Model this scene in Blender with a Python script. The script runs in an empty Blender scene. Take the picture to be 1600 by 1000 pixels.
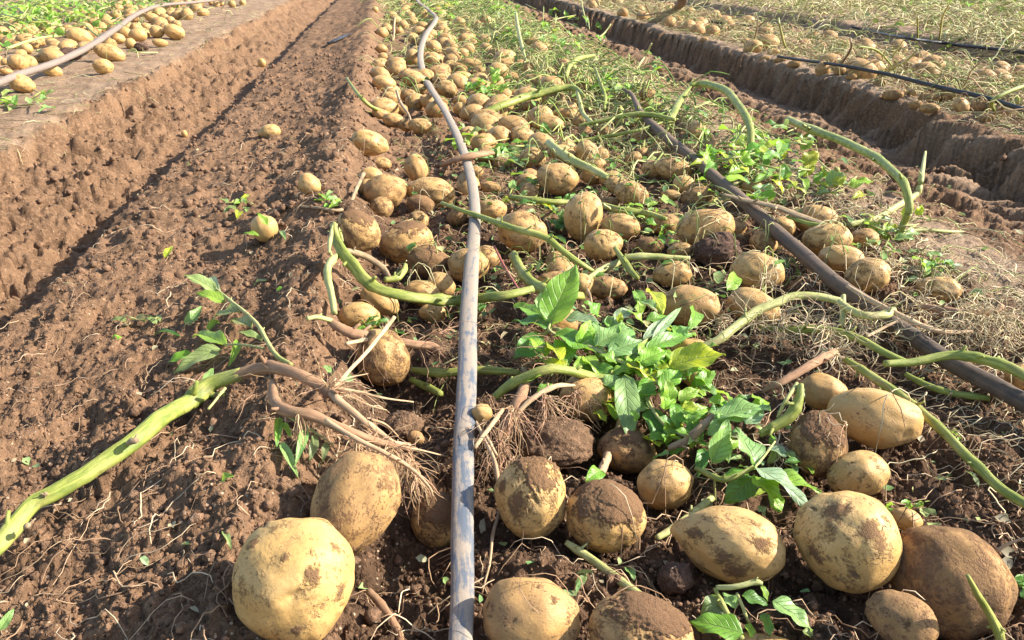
import bpy, bmesh, math, random
import numpy as np
from mathutils import Vector, Matrix, Quaternion

# ------------------------------------------------------------------ camera, world, sun, exposure
C = bpy.context.scene.collection
SC = bpy.context.scene
FPX, CAMH = 1256.0, 0.5                      # focal length in photo pixels (1600 wide), eye height in metres
TH, PS = math.radians(24.6), math.radians(8.24)
Fv = np.array([math.sin(PS) * math.cos(TH), math.cos(PS) * math.cos(TH), -math.sin(TH)])
Rv = np.array([math.cos(PS), -math.sin(PS), 0.0])
Uv = np.cross(Rv, Fv)
EYE = np.array([0, 0, CAMH])
cam_d = bpy.data.cameras.new('camera')
cam = bpy.data.objects.new('camera', cam_d)
C.objects.link(cam)
cam_d.sensor_width = 36.0
cam_d.lens = 36.0 * FPX / 1600.0
cam_d.clip_start, cam_d.clip_end = 0.02, 2000
cam.matrix_world = Matrix(((Rv[0], Uv[0], -Fv[0], 0), (Rv[1], Uv[1], -Fv[1], 0), (Rv[2], Uv[2], -Fv[2], CAMH), (0, 0, 0, 1)))
SC.camera = cam

SUN_EL, SUN_AZ = math.radians(33), math.radians(-4)       # azimuth measured from +X towards +Y
sdir = Vector((math.cos(SUN_EL) * math.cos(SUN_AZ), math.cos(SUN_EL) * math.sin(SUN_AZ), math.sin(SUN_EL)))
w = bpy.data.worlds.new('World'); SC.world = w; w.use_nodes = True
nt = w.node_tree; bg = nt.nodes['Background']
sky = nt.nodes.new('ShaderNodeTexSky'); sky.sky_type = 'NISHITA'; sky.sun_disc = False
sky.sun_elevation = SUN_EL; sky.sun_rotation = math.atan2(sdir.x, sdir.y)
nt.links.new(sky.outputs[0], bg.inputs[0]); bg.inputs[1].default_value = 0.135
sl = bpy.data.lights.new('sun', 'SUN'); sl.energy = 5.0; sl.angle = math.radians(0.55); sl.color = (1, 0.955, 0.87)
so = bpy.data.objects.new('sun', sl); C.objects.link(so)
so.rotation_euler = sdir.to_track_quat('Z', 'Y').to_euler(); so.location = sdir * 30
SC.view_settings.view_transform = 'Standard'; SC.view_settings.look = 'None'
SC.view_settings.gamma = 1; SC.view_settings.use_curve_mapping = False
SC.view_settings.exposure = 1.40
SC.render.engine = 'CYCLES'
SC.cycles.max_bounces = 6; SC.cycles.transmission_bounces = 4

rng = np.random.default_rng(7)
random.seed(7)

# ------------------------------------------------------------------ noise helpers (numpy)
_ang = np.random.default_rng(1).uniform(0, 2 * np.pi, 256)
_G2 = np.stack([np.cos(_ang), np.sin(_ang)], 1)
_g3 = np.random.default_rng(2).normal(size=(256, 3)); _G3 = _g3 / np.linalg.norm(_g3, axis=1)[:, None]
def _h(ix, iy, s):
    v = (ix.astype(np.int64) * 374761393 + iy.astype(np.int64) * 668265263 + s * 974711) & 0xffffffff
    v = ((v ^ (v >> 13)) * 1274126177) & 0xffffffff
    return v ^ (v >> 16)
def n2(x, y, s=0):
    x = np.asarray(x, float); y = np.asarray(y, float)
    ix, iy = np.floor(x), np.floor(y); fx, fy = x - ix, y - iy
    u, v = fx * fx * fx * (fx * (fx * 6 - 15) + 10), fy * fy * fy * (fy * (fy * 6 - 15) + 10)
    def g(a, b):
        q = _G2[_h(ix + a, iy + b, s) & 255]
        return q[..., 0] * (fx - a) + q[..., 1] * (fy - b)
    return 1.5 * ((g(0, 0) * (1 - u) + g(1, 0) * u) * (1 - v) + (g(0, 1) * (1 - u) + g(1, 1) * u) * v)
def n3(p, s=0):
    i = np.floor(p); f = p - i; w3 = f * f * f * (f * (f * 6 - 15) + 10); r = 0
    for a in (0, 1):
        for b in (0, 1):
            for c in (0, 1):
                hh = _h(i[:, 0] + a, i[:, 1] + b + (i[:, 2] + c) * 57, s) & 255
                d = (_G3[hh] * (f - np.array([a, b, c]))).sum(1)
                r = r + d * (w3[:, 0] if a else 1 - w3[:, 0]) * (w3[:, 1] if b else 1 - w3[:, 1]) * (w3[:, 2] if c else 1 - w3[:, 2])
    return 1.5 * r
def lumps(x, y, cell, s, dens=1.0):
    """rounded clods of random size: the highest of nine neighbouring bumps"""
    x = x / cell; y = y / cell; ix, iy = np.floor(x), np.floor(y); out = np.zeros_like(x)
    for a in (-1, 0, 1):
        for b in (-1, 0, 1):
            q = _h(ix + a, iy + b, s)
            px = ix + a + (q & 255) / 255.0; py = iy + b + ((q >> 8) & 255) / 255.0
            k = ((q >> 16) & 255) / 255.0
            r = 0.35 + 0.55 * k
            d = ((x - px) ** 2 + (y - py) ** 2) / (r * r)
            out = np.maximum(out, np.where(((q >> 4) & 255) / 255.0 < dens, (0.35 + 0.65 * k) * np.sqrt(np.clip(1 - d, 0, 1)), 0))
    return out
def sm(a, b, x):
    t = np.clip((x - a) / (b - a), 0, 1); return t * t * (3 - 2 * t)

# ------------------------------------------------------------------ the lie of the field: a cross-section carried along the rows
KP = [(-60, .03), (-2.6, .03), (-1.5, .014), (-1.12, .006), (-1.055, -.002), (-1.03, -.040), (-.90, -.088), (-.80, -.122), (-.77, -.138), (-.665, -.150), (-.638, -.062), (-.57, -.053), (-.42, -.044), (-.28, -.018), (-.165, .022), (-.125, .018),
      (-.075, -.022), (-.02, -.048), (.1, -.05), (.35, -.042), (.6, -.03), (.8, -.008), (.95, 0), (1.1, -.005), (1.2, -.03), (1.3, -.07), (1.45, -.092), (1.55, -.092), (1.575, -.05), (1.605, .018), (1.635, .044), (1.75, .040), (1.95, .028), (2.45, .028), (2.6, .026), (2.75, -.05), (2.9, -.06), (2.97, -.03), (3.06, .04), (3.2, .05), (60, .05)]
KX, KZ = np.array(KP).T
PITS = []           # (x, y, radius, dz)
DENTS = []          # hollows the potatoes lie in
def H0(x, y):
    x = np.asarray(x, float); y = np.asarray(y, float)
    wob = 0.022 * n2(y * 1.7, x * 0.4, 11) + 0.012 * n2(y * 5.0, x * 1.5, 12)
    z = np.interp(x + wob - .13 * sm(1.2, 1.45, x) * sm(1.9, 3.2, y), KX, KZ)
    z = z + 0.010 * n2(x * 4.2, y * 3.1, 13) + 0.006 * n2(x * 11, y * 9, 14)
    for (a, b, r, dz) in PITS:
        z = z + dz * np.exp(-((x - a) ** 2 + (y - b) ** 2) / (r * r))
    return z
def H1(x, y):
    """base height plus clods, gouges and tyre lugs"""
    x = np.asarray(x, float); y = np.asarray(y, float)
    # scalloped faces: the banks are pushed to and fro along the rows
    ph = (y + (x - 1.4) * 0.45 + 0.02 * n2(x * 6, y * 3, 44)) / 0.115
    lug = np.clip(np.sin(2 * np.pi * ph) * 2.6 - .3, -1, 1)
    wr = sm(1.40, 1.54, x) * (1 - sm(1.70, 1.80, x)); wl = sm(-1.2, -1.08, x) * (1 - sm(-.86, -.74, x))
    sh = wr * (0.034 * n2(y * 7, x * 3, 71) + 0.018 * n2(y * 21, x * 7, 72) + 0.038 * lug * (1 - sm(1.58, 1.66, x) * (1 - sm(2.4, 3.2, y))) + .006 * n2(y * 60, x * 30, 73)) + wl * (0.030 * n2(y * 8, x * 3, 74) + 0.022 * n2(y * 24, x * 5, 75) + .010 * n2(y * 70, x * 25, 76))
    z = H0(x + sh, y)
    far = np.clip(y, 0.3, 50)
    rough = 0.25 + 0.3 * (1 - sm(-1.12, -1.02, x)) + 0.75 * sm(-1.12, -1.02, x) * (1 - 0.65 * sm(0.86, 1.0, x) * (1 - sm(1.08, 1.2, x))) * (1 - 0.6 * sm(1.25, 1.4, x))
    patch = 0.55 + 0.45 * np.clip(n2(x * 6, y * 5, 21) * 1.6 + 0.3, 0, 1.4)
    rough = rough * (1 - 0.35 * sm(-0.66, -0.72, x))
    # edges of the clods are broken up by warping the plane they are cut from
    w1, w2 = n2(x * 34, y * 34, 5), n2(x * 34 + 9, y * 34 + 5, 6); w3, w4 = n2(x * 95, y * 95, 7), n2(x * 95 + 3, y * 95 + 8, 8); w5 = n2(x * 240, y * 240, 9) * (1 - sm(1.2, 2.2, far))
    xa, ya = x + 0.013 * w1 + 0.006 * w3 + 0.002 * w5, y + 0.013 * w2 + 0.006 * w4 - 0.002 * w5
    xb, yb = x + 0.006 * w1 + 0.0055 * w3 + 0.0022 * w5, y + 0.006 * w2 + 0.0055 * w4 + 0.002 * w5
    z = z + rough * patch * (0.013 * (lumps(xa, ya, 0.060, 31, 0.45) - 0.22) + 0.012 * n2(x * 21, y * 20, 35))
    z = z + rough * patch * (0.0048 * (lumps(xb, yb, 0.024, 32, 0.5) - 0.3) + 0.0062 * n2(xb * 55, yb * 55, 36))
    z = z + rough * 0.0036 * (lumps(xb, yb, 0.0115, 33, 0.8) - 0.42) * (1 - sm(2.5, 4.5, far))
    z = z + 0.0040 * rough * (lumps(x + .0016 * w5, y + .0016 * w5, 0.0056, 34, 0.9) - 0.45) * (1 - sm(0.9, 1.8, far))
    z = z + 0.004 * n2(x * 38, y * 34, 22) * (0.3 + rough) + 0.0026 * rough * np.abs(w3) + .0012 * w5 * rough
    for (P, rad, ax, s) in DENTS:
        m = (np.abs(x - P[0]) < 2.6 * rad) & (np.abs(y - P[1]) < 2.6 * rad)
        if m.any():
            d2 = ((x[m] - P[0]) ** 2 + (y[m] - P[1]) ** 2) / (rad * 1.15) ** 2
            z[m] = z[m] - min(.4 * rad, .016) * np.exp(-d2 * d2)
    # the sheer bank left of the furrow: scraped gouges running down it, and pits where stones came out
    wall = sm(-1.13, -1.02, x) * (1 - sm(-0.80, -0.72, x))
    z = z + wall * (0.022 * n2(x * 3.5 + y * 6, y * 24, 41) + 0.016 * n2(x * 8 + 9, y * 60, 42) - 0.008 * np.abs(n2(x * 20, y * 110, 48)) + .016 * n2(x * 28, y * 24, 50) + .008 * n2(xa * 60, ya * 52, 51) - 0.075 * np.clip(lumps(xa, ya, 0.09, 43, 0.14) - 0.4, 0, 1) - 0.05 * np.clip(lumps(xb, yb, 0.05, 46, 0.18) - 0.4, 0, 1))
    z = z + 0.012 * sm(-1.13, -1.08, x) * (1 - sm(-1.05, -1.0, x)) * n2(y * 14, x * 8, 47)
    # tyre lugs pressed into the right-hand furrow
    trk = sm(1.20, 1.32, x) * (1 - sm(1.50, 1.58, x))
    z = z + trk * (0.046 * lug * (0.7 + 0.6 * n2(x * 5, y * 5, 45)) + 0.010 * lumps(xa, ya, 0.05, 49, .6))
    return z
def ray(px, py):
    return Fv + Rv * (px - 800) / FPX + Uv * (500 - py) / FPX
_T = np.concatenate([np.arange(0.3, 2.0, 0.002), np.arange(2.0, 14, 0.008), np.arange(14, 80, 0.1)])
def hit(px, py, dz=0.0):
    """where the line of sight through a photo pixel meets the soil (dz above it): point, depth"""
    d = ray(px, py)
    P = EYE[None] + _T[:, None] * d[None]
    g = P[:, 2] - H0(P[:, 0], P[:, 1]) - dz
    k = int(np.argmax(g < 0))
    if k == 0: k = len(_T) - 1
    a = g[k - 1] / (g[k - 1] - g[k] + 1e-9)
    t = _T[k - 1] + a * (_T[k] - _T[k - 1])
    return EYE + d * t, t
for (px, py, r, dz) in [(625, 610, .07, -.03), (930, 690, .06, -.03), (865, 690, .05, .028), (700, 740, .05, -.025), (820, 880, .05, .012), (620, 930, .06, -.012), (640, 660, .05, -.015), (1010, 740, .05, -.02),
                        (250, 770, .10, .02), (530, 370, .07, .02), (470, 330, .10, .015), (170, 800, .08, -.01)]:
    p, _ = hit(px, py); PITS.append((p[0], p[1], r, dz))

# ------------------------------------------------------------------ object helpers
def tag(o, label=None, cat=None, group=None, kind=None):
    if label: o['label'] = label
    if cat: o['category'] = cat
    if group: o['group'] = group
    if kind: o['kind'] = kind
    return o
def npmesh(name, V, Fc, smooth=True):
    """mesh from arrays: V (n,3), Fc (m,3|4) or list of face arrays"""
    V = np.asarray(V, np.float32); me = bpy.data.meshes.new(name)
    fl = Fc if isinstance(Fc, list) else [Fc]
    fl = [np.asarray(a, np.int32) for a in fl if len(a)]
    tot = np.concatenate([np.full(len(a), a.shape[1], np.int32) for a in fl])
    idx = np.concatenate([a.ravel() for a in fl])
    me.vertices.add(len(V)); me.vertices.foreach_set('co', V.ravel())
    me.loops.add(len(idx)); me.loops.foreach_set('vertex_index', idx)
    me.polygons.add(len(tot))
    me.polygons.foreach_set('loop_start', np.concatenate([[0], np.cumsum(tot)[:-1]]).astype(np.int32))
    me.polygons.foreach_set('loop_total', tot)
    if smooth: me.polygons.foreach_set('use_smooth', np.ones(len(tot), bool))
    me.update(calc_edges=True); me.validate()
    return me
def fattr(me, name, vals):
    a = me.attributes.new(name, 'FLOAT', 'POINT'); a.data.foreach_set('value', np.asarray(vals, np.float32))
def cattr(me, name, rgb):
    a = me.attributes.new(name, 'FLOAT_COLOR', 'POINT')
    q = np.ones((len(rgb), 4), np.float32); q[:, :3] = rgb; a.data.foreach_set('color', q.ravel())
def link(name, me, mat=None, parent=None, loc=None):
    o = bpy.data.objects.new(name, me); C.objects.link(o)
    if mat is not None and not me.materials: me.materials.append(mat)
    if loc is not None: o.location = loc
    if parent is not None:
        o.parent = parent
        if loc is not None: o.location = Vector(loc) - parent.location
    return o
def empty(name, loc):
    o = bpy.data.objects.new(name, None); C.objects.link(o); o.location = loc; o.empty_display_size = 0.02
    return o

# ------------------------------------------------------------------ materials
class NB:
    def __init__(s, name):
        s.m = bpy.data.materials.new(name); s.m.use_nodes = True; s.t = s.m.node_tree
        s.b = s.t.nodes['Principled BSDF']; s.out = s.t.nodes['Material Output']
    def n(s, typ, **kw):
        nd = s.t.nodes.new(typ)
        for k, v in kw.items():
            if k.startswith('i_'):
                nd.inputs[int(k[2:]) if k[2:].isdigit() else k[2:]].default_value = v
            else: setattr(nd, k, v)
        return nd
    def l(s, a, b): s.t.links.new(a, b); return s
    def noise(s, vec, scale, detail=3, rough=0.55):
        nd = s.n('ShaderNodeTexNoise'); nd.inputs['Scale'].default_value = scale; nd.inputs['Detail'].default_value = detail; nd.inputs['Roughness'].default_value = rough
        if vec is not None: s.l(vec, nd.inputs['Vector'])
        return nd.outputs['Fac']
    def math(s, op, a, b=None, c=None, clamp=False):
        nd = s.n('ShaderNodeMath', operation=op, use_clamp=clamp)
        for i, v in enumerate((a, b, c)):
            if v is None: continue
            if isinstance(v, (int, float)): nd.inputs[i].default_value = v
            else: s.l(v, nd.inputs[i])
        return nd.outputs[0]
    def ramp(s, v, lo, hi, a=0.0, b=1.0):
        nd = s.n('ShaderNodeMapRange', interpolation_type='SMOOTHSTEP')
        for k, q in (('From Min', lo), ('From Max', hi), ('To Min', a), ('To Max', b)):
            if isinstance(q, (int, float)): nd.inputs[k].default_value = q
            else: s.l(q, nd.inputs[k])
        s.l(v, nd.inputs[0]); return nd.outputs[0]
    def mix(s, f, a, b, blend='MIX'):
        nd = s.n('ShaderNodeMix', data_type='RGBA', blend_type=blend)
        if isinstance(f, (int, float)): nd.inputs[0].default_value = f
        else: s.l(f, nd.inputs[0])
        for i, v in ((6, a), (7, b)):
            if isinstance(v, tuple): nd.inputs[i].default_value = (*v, 1)
            else: s.l(v, nd.inputs[i])
        return nd.outputs[2]
    def attr(s, name, out='Fac'):
        return s.n('ShaderNodeAttribute', attribute_name=name).outputs[out]
    def bump(s, h, dist, strength=1.0, prev=None):
        nd = s.n('ShaderNodeBump'); nd.inputs['Strength'].default_value = strength; nd.inputs['Distance'].default_value = dist
        s.l(h, nd.inputs['Height'])
        if prev is not None: s.l(prev, nd.inputs['Normal'])
        return nd.outputs[0]

def soil_material(name, moist=(0.150, 0.085, 0.046), dry=(0.29, 0.195, 0.122), attr=True):
    b = NB(name); geo = b.n('ShaderNodeNewGeometry').outputs['Position']
    a = b.noise(geo, 9, 5); c = b.noise(geo, 120, 4); d = b.noise(geo, 420, 3, 0.65)
    col = b.mix(b.ramp(a, .3, .7), tuple(0.82 * v for v in moist), tuple(1.28 * v for v in moist))
    col = b.mix(b.ramp(c, .42, .75), col, tuple(1.75 * v for v in moist))
    if attr:
        dr = b.attr('dry')
        dcol = b.mix(b.ramp(c, .35, .7), tuple(0.82 * v for v in dry), tuple(1.15 * v for v in dry))
        col = b.mix(b.ramp(b.math('ADD', dr, b.math('MULTIPLY', b.math('SUBTRACT', a, .5), .7)), .25, .8), col, dcol)
    if attr: col = b.mix(b.ramp(b.math('ADD', dr, b.math('MULTIPLY', b.math('SUBTRACT', a, .5), .6)), -.05, -.75), col, b.mix(.62, col, (0.035, 0.02, 0.012)))
    # scattered pale grains, straw crumbs and dark humus specks
    vr = b.n('ShaderNodeTexVoronoi'); vr.inputs['Scale'].default_value = 260; b.l(geo, vr.inputs['Vector'])
    rnd = b.n('ShaderNodeSeparateColor'); b.l(vr.outputs['Color'], rnd.inputs[0])
    speck = b.math('MULTIPLY', b.ramp(rnd.outputs[0], .955, .965), b.ramp(vr.outputs['Distance'], .42, .30))
    col = b.mix(speck, col, (0.40, 0.29, 0.19))
    dark = b.math('MULTIPLY', b.ramp(rnd.outputs[1], .97, .98), b.ramp(vr.outputs['Distance'], .5, .35))
    col = b.mix(dark, col, (0.045, 0.024, 0.014))
    b.l(col, b.b.inputs['Base Color']); b.b.inputs['Roughness'].default_value = 0.95
    b.b.inputs['Specular IOR Level'].default_value = 0.12
    n1 = b.bump(c, .005, .9); n_ = b.bump(d, .0034, 1.0, n1)
    b.l(n_, b.b.inputs['Normal'])
    return b.m
M_SOIL = soil_material('field_soil')
M_CLOD = soil_material('clod_soil', moist=(0.095, 0.056, 0.038), attr=False)
M_PILE = soil_material('pile_soil', moist=(0.140, 0.082, 0.046), attr=False)
M_CRUMB = soil_material('crumb_soil', moist=(0.165, 0.095, 0.055), attr=False)

def potato_material():
    b = NB('potato_skin'); tc = b.n('ShaderNodeTexCoord').outputs['Object']; oi = b.n('ShaderNodeObjectInfo')
    sc = b.n('ShaderNodeVectorMath', operation='MULTIPLY_ADD'); b.l(tc, sc.inputs[0]); sc.inputs[1].default_value = (1, 1, 1)
    cmb = b.n('ShaderNodeCombineXYZ')
    for i in range(3): b.l(b.math('MULTIPLY', oi.outputs['Random'], 37.0 + 11 * i), cmb.inputs[i])
    b.l(cmb.outputs[0], sc.inputs[2]); v = sc.outputs[0]
    sep = b.n('ShaderNodeSeparateColor'); b.l(oi.outputs['Color'], sep.inputs[0])
    dirt, brown, warm = sep.outputs[0], sep.outputs[1], sep.outputs[2]
    n_lo = b.noise(v, 1.3, 3); n_mid = b.noise(v, 3.0, 6, .62); n_fine = b.noise(v, 16, 5, .65); n_speck = b.noise(v, 42, 2, .6)
    skin = b.mix(warm, (0.455, 0.268, 0.088), (0.41, 0.220, 0.075))
    skin = b.mix(b.ramp(n_lo, .35, .7), skin, b.mix(warm, (0.52, 0.325, 0.12), (0.465, 0.27, 0.104)))
    skin = b.mix(b.math('MULTIPLY', b.ramp(n_fine, .45, .75), .35), skin, (0.23, 0.125, 0.045))
    # dust film
    fm = b.math('ADD', b.math('MULTIPLY', n_lo, .55), b.math('MULTIPLY', n_mid, .45))
    fm = b.math('ADD', fm, b.math('MULTIPLY', b.math('SUBTRACT', n_fine, .5), .22))
    film = b.ramp(b.math('ADD', fm, b.math('MULTIPLY', brown, .46)), .62, 1.02)
    col = b.mix(b.math('MULTIPLY', film, .92), skin, b.mix(b.ramp(b.math('ADD', b.math('MULTIPLY', n_mid, .7), b.math('MULTIPLY', n_fine, .3)), .38, .6), (0.09, 0.050, 0.027), (0.30, 0.172, 0.088)))
    # stuck soil patches
    pm = b.math('ADD', b.math('MULTIPLY', n_mid, .60), b.math('MULTIPLY', n_fine, .40))
    pm = b.math('ADD', pm, b.math('MULTIPLY', dirt, .26))
    cap = b.attr('cap')
    pm = b.math('ADD', pm, b.math('MULTIPLY', cap, .5))
    patch = b.ramp(pm, .60, .78)
    col = b.mix(b.math('MULTIPLY', patch, .88), col, b.mix(n_speck, (0.085, 0.047, 0.027), (0.25, 0.14, 0.08)))
    spk = b.math('MULTIPLY', b.ramp(n_speck, .60, .68), b.ramp(n_mid, .34, .55))
    col = b.mix(b.math('MULTIPLY', spk, .85), col, (0.13, 0.065, 0.03))
    vr = b.n('ShaderNodeTexVoronoi'); vr.inputs['Scale'].default_value = 11; b.l(v, vr.inputs['Vector'])
    len_ = b.math('MULTIPLY', b.ramp(vr.outputs['Distance'], .10, .05), b.ramp(film, .05, .6, .25, .9))
    col = b.mix(b.math('MULTIPLY', len_, .5), col, (0.46, 0.33, 0.19))
    b.l(col, b.b.inputs['Base Color'])
    rg = b.ramp(b.math('ADD', film, patch), 0, 1, .5, .9); b.l(rg, b.b.inputs['Roughness'])
    b.l(b.ramp(b.math('ADD', film, patch), 0, 1, .26, .06), b.b.inputs['Specular IOR Level'])
    hgt = b.math('ADD', b.math('MULTIPLY', patch, b.math('ADD', .5, b.math('MULTIPLY', n_speck, 1.5))), b.math('MULTIPLY', n_fine, .3))
    hgt = b.math('ADD', hgt, b.math('MULTIPLY', len_, .25))
    b.l(b.bump(hgt, .0020, .85), b.b.inputs['Normal'])
    return b.m
M_POT = potato_material()

def stalk_material(name, a, c, streak, spots=.35, rough=.55):
    b = NB(name); al = b.attr('along'); ar = b.attr('around'); geo = b.n('ShaderNodeNewGeometry').outputs['Position']
    cmb = b.n('ShaderNodeCombineXYZ'); b.l(b.math('MULTIPLY', al, 14), cmb.inputs[0]); b.l(b.math('MULTIPLY', ar, 3.2), cmb.inputs[1])
    st = b.noise(cmb.outputs[0], 3, 4); big = b.noise(geo, 16, 4); fine = b.noise(geo, 160, 4, .65)
    col = b.mix(b.ramp(st, .35, .68), a, c); col = b.mix(b.ramp(big, .45, .75), col, streak)
    col = b.mix(b.math('MULTIPLY', b.ramp(fine, .56, .72), spots), col, (0.10, 0.055, 0.028))
    col = b.mix(b.math('MULTIPLY', b.ramp(b.noise(geo, 34, 6, .65), .54, .66), spots), col, (0.20, 0.13, 0.06))
    b.l(col, b.b.inputs['Base Color']); b.b.inputs['Roughness'].default_value = rough; b.b.inputs['Specular IOR Level'].default_value = .3
    b.l(b.bump(b.math('ADD', st, b.math('MULTIPLY', fine, .6)), .0012, .7), b.b.inputs['Normal'])
    return b.m
M_GREEN = stalk_material('green_stalk', (0.13, 0.165, 0.024), (0.29, 0.295, 0.058), (0.36, 0.335, 0.095), .3)
M_PALE = stalk_material('pale_stalk', (0.31, 0.305, 0.095), (0.45, 0.42, 0.17), (0.27, 0.285, 0.07), .55)
M_ROOT = stalk_material('brown_root', (0.25, 0.13, 0.068), (0.34, 0.20, 0.105), (0.18, 0.095, 0.05), .5, .85)
M_TAN = stalk_material('tan_root', (0.42, 0.27, 0.145), (0.50, 0.35, 0.20), (0.32, 0.19, 0.10), .4, .8)
M_DRY = stalk_material('withered_stalk', (0.24, 0.15, 0.08), (0.36, 0.27, 0.15), (0.13, 0.08, 0.045), .5, .85)
M_RED = stalk_material('red_stalk', (0.28, 0.07, 0.055), (0.36, 0.13, 0.09), (0.3, 0.16, 0.09), .3, .7)

def leaf_material():
    b = NB('potato_leaf'); oi = b.n('ShaderNodeObjectInfo'); uv = b.n('ShaderNodeUVMap').outputs[0]
    sp = b.n('ShaderNodeSeparateXYZ'); b.l(uv, sp.inputs[0]); u, v = sp.outputs[0], sp.outputs[1]
    au = b.math('ABSOLUTE', b.math('SUBTRACT', u, .5))
    geo = b.n('ShaderNodeNewGeometry'); nz = b.noise(geo.outputs['Position'], 55, 5, .6); nf = b.noise(geo.outputs['Position'], 380, 3)
    mid = b.ramp(au, .035, .008)
    ph = b.math('FRACT', b.math('ADD', b.math('MULTIPLY', b.math('SUBTRACT', v, b.math('MULTIPLY', au, .55)), 7.0), b.math('MULTIPLY', nz, .25)))
    sec = b.ramp(b.math('ABSOLUTE', b.math('SUBTRACT', ph, .5)), .12, .02)
    vein = b.math('MAXIMUM', mid, b.math('MULTIPLY', sec, .65))
    base = b.mix(b.ramp(nz, .3, .72), oi.outputs['Color'], b.mix(.5, oi.outputs['Color'], (0.10, 0.19, 0.035)))
    base = b.mix(b.math('MULTIPLY', vein, .38), base, (0.42, 0.48, 0.18))
    spot = b.math('MULTIPLY', b.ramp(nf, .63, .70), b.ramp(nz, .44, .6)); base = b.mix(b.math('MULTIPLY', spot, .8), base, (0.07, 0.05, 0.02))
    b.l(base, b.b.inputs['Base Color']); b.b.inputs['Roughness'].default_value = .42; b.b.inputs['Specular IOR Level'].default_value = .45
    hgt = b.math('SUBTRACT', b.math('MULTIPLY', b.math('SUBTRACT', 1, vein), 1.0), b.math('MULTIPLY', nf, .25))
    nr = b.bump(hgt, .0022, .75); b.l(nr, b.b.inputs['Normal'])
    tr = b.n('ShaderNodeBsdfTranslucent'); b.l(b.mix(.5, base, (0.45, 0.62, 0.05)), tr.inputs[0]); b.l(nr, tr.inputs['Normal'])
    mx = b.n('ShaderNodeMixShader'); mx.inputs[0].default_value = .40
    b.l(b.b.outputs[0], mx.inputs[1]); b.l(tr.outputs[0], mx.inputs[2]); b.l(mx.outputs[0], b.out.inputs[0])
    return b.m
M_LEAF = leaf_material()

def litter_material(name, transl=.25):
    b = NB(name); c = b.attr('col', 'Color'); geo = b.n('ShaderNodeNewGeometry').outputs['Position']
    nz = b.noise(geo, 90, 4); col = b.mix(b.ramp(nz, .4, .8), c, b.mix(.55, c, (0.16, 0.10, 0.05)))
    b.l(col, b.b.inputs['Base Color']); b.b.inputs['Roughness'].default_value = .7; b.b.inputs['Specular IOR Level'].default_value = .25
    if transl:
        tr = b.n('ShaderNodeBsdfTranslucent'); b.l(col, tr.inputs[0]); mx = b.n('ShaderNodeMixShader'); mx.inputs[0].default_value = transl
        b.l(b.b.outputs[0], mx.inputs[1]); b.l(tr.outputs[0], mx.inputs[2]); b.l(mx.outputs[0], b.out.inputs[0])
    return b.m
M_LIT = litter_material('haulm_litter'); M_FIB = litter_material('root_fibre', 0)

def pipe_material(name, a, dust, dustlo, dusthi, rough, fal=7, far_=2.2):
    b = NB(name); geo = b.n('ShaderNodeNewGeometry').outputs['Position']; al = b.attr('along'); ar = b.attr('around')
    cmb = b.n('ShaderNodeCombineXYZ'); b.l(b.math('MULTIPLY', al, fal), cmb.inputs[0]); b.l(b.math('MULTIPLY', ar, far_), cmb.inputs[1])
    st = b.noise(cmb.outputs[0], 1.2, 6, .62); nz = b.noise(geo, 60, 6, .65); fine = b.noise(geo, 420, 3)
    m = b.math('ADD', b.math('MULTIPLY', st, .68), b.math('MULTIPLY', nz, .32))
    sy = b.n('ShaderNodeSeparateXYZ'); b.l(geo, sy.inputs[0]); m = b.math('ADD', m, b.ramp(sy.outputs[1], .7, 1.5, 0, .09))
    d = b.ramp(m, dustlo, dusthi)
    col = b.mix(d, a, b.mix(fine, tuple(.75 * v for v in dust), dust))
    col = b.mix(b.math('MULTIPLY', b.ramp(fine, .6, .72), .45), col, (0.13, 0.075, 0.045))
    b.l(col, b.b.inputs['Base Color']); b.l(b.ramp(d, 0, 1, rough, .85), b.b.inputs['Roughness'])
    b.b.inputs['Specular IOR Level'].default_value = .25
    b.l(b.bump(b.math('ADD', nz, b.math('MULTIPLY', fine, .5)), .0008, .8), b.b.inputs['Normal'])
    return b.m
M_TAPE = pipe_material('grey_tape', (0.10, 0.112, 0.13), (0.30, 0.238, 0.178), .43, .56, .5, 15, 2.0)
M_HOSE = pipe_material('brown_hose', (0.048, 0.036, 0.027), (0.165, 0.110, 0.070), .38, .64, .6)
M_LINE = pipe_material('black_line', (0.018, 0.018, 0.02), (0.10, 0.08, 0.065), .55, .8, .45)
M_LHOSE = pipe_material('dusty_hose', (0.13, 0.11, 0.10), (0.24, 0.18, 0.14), .35, .65, .55)
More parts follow.
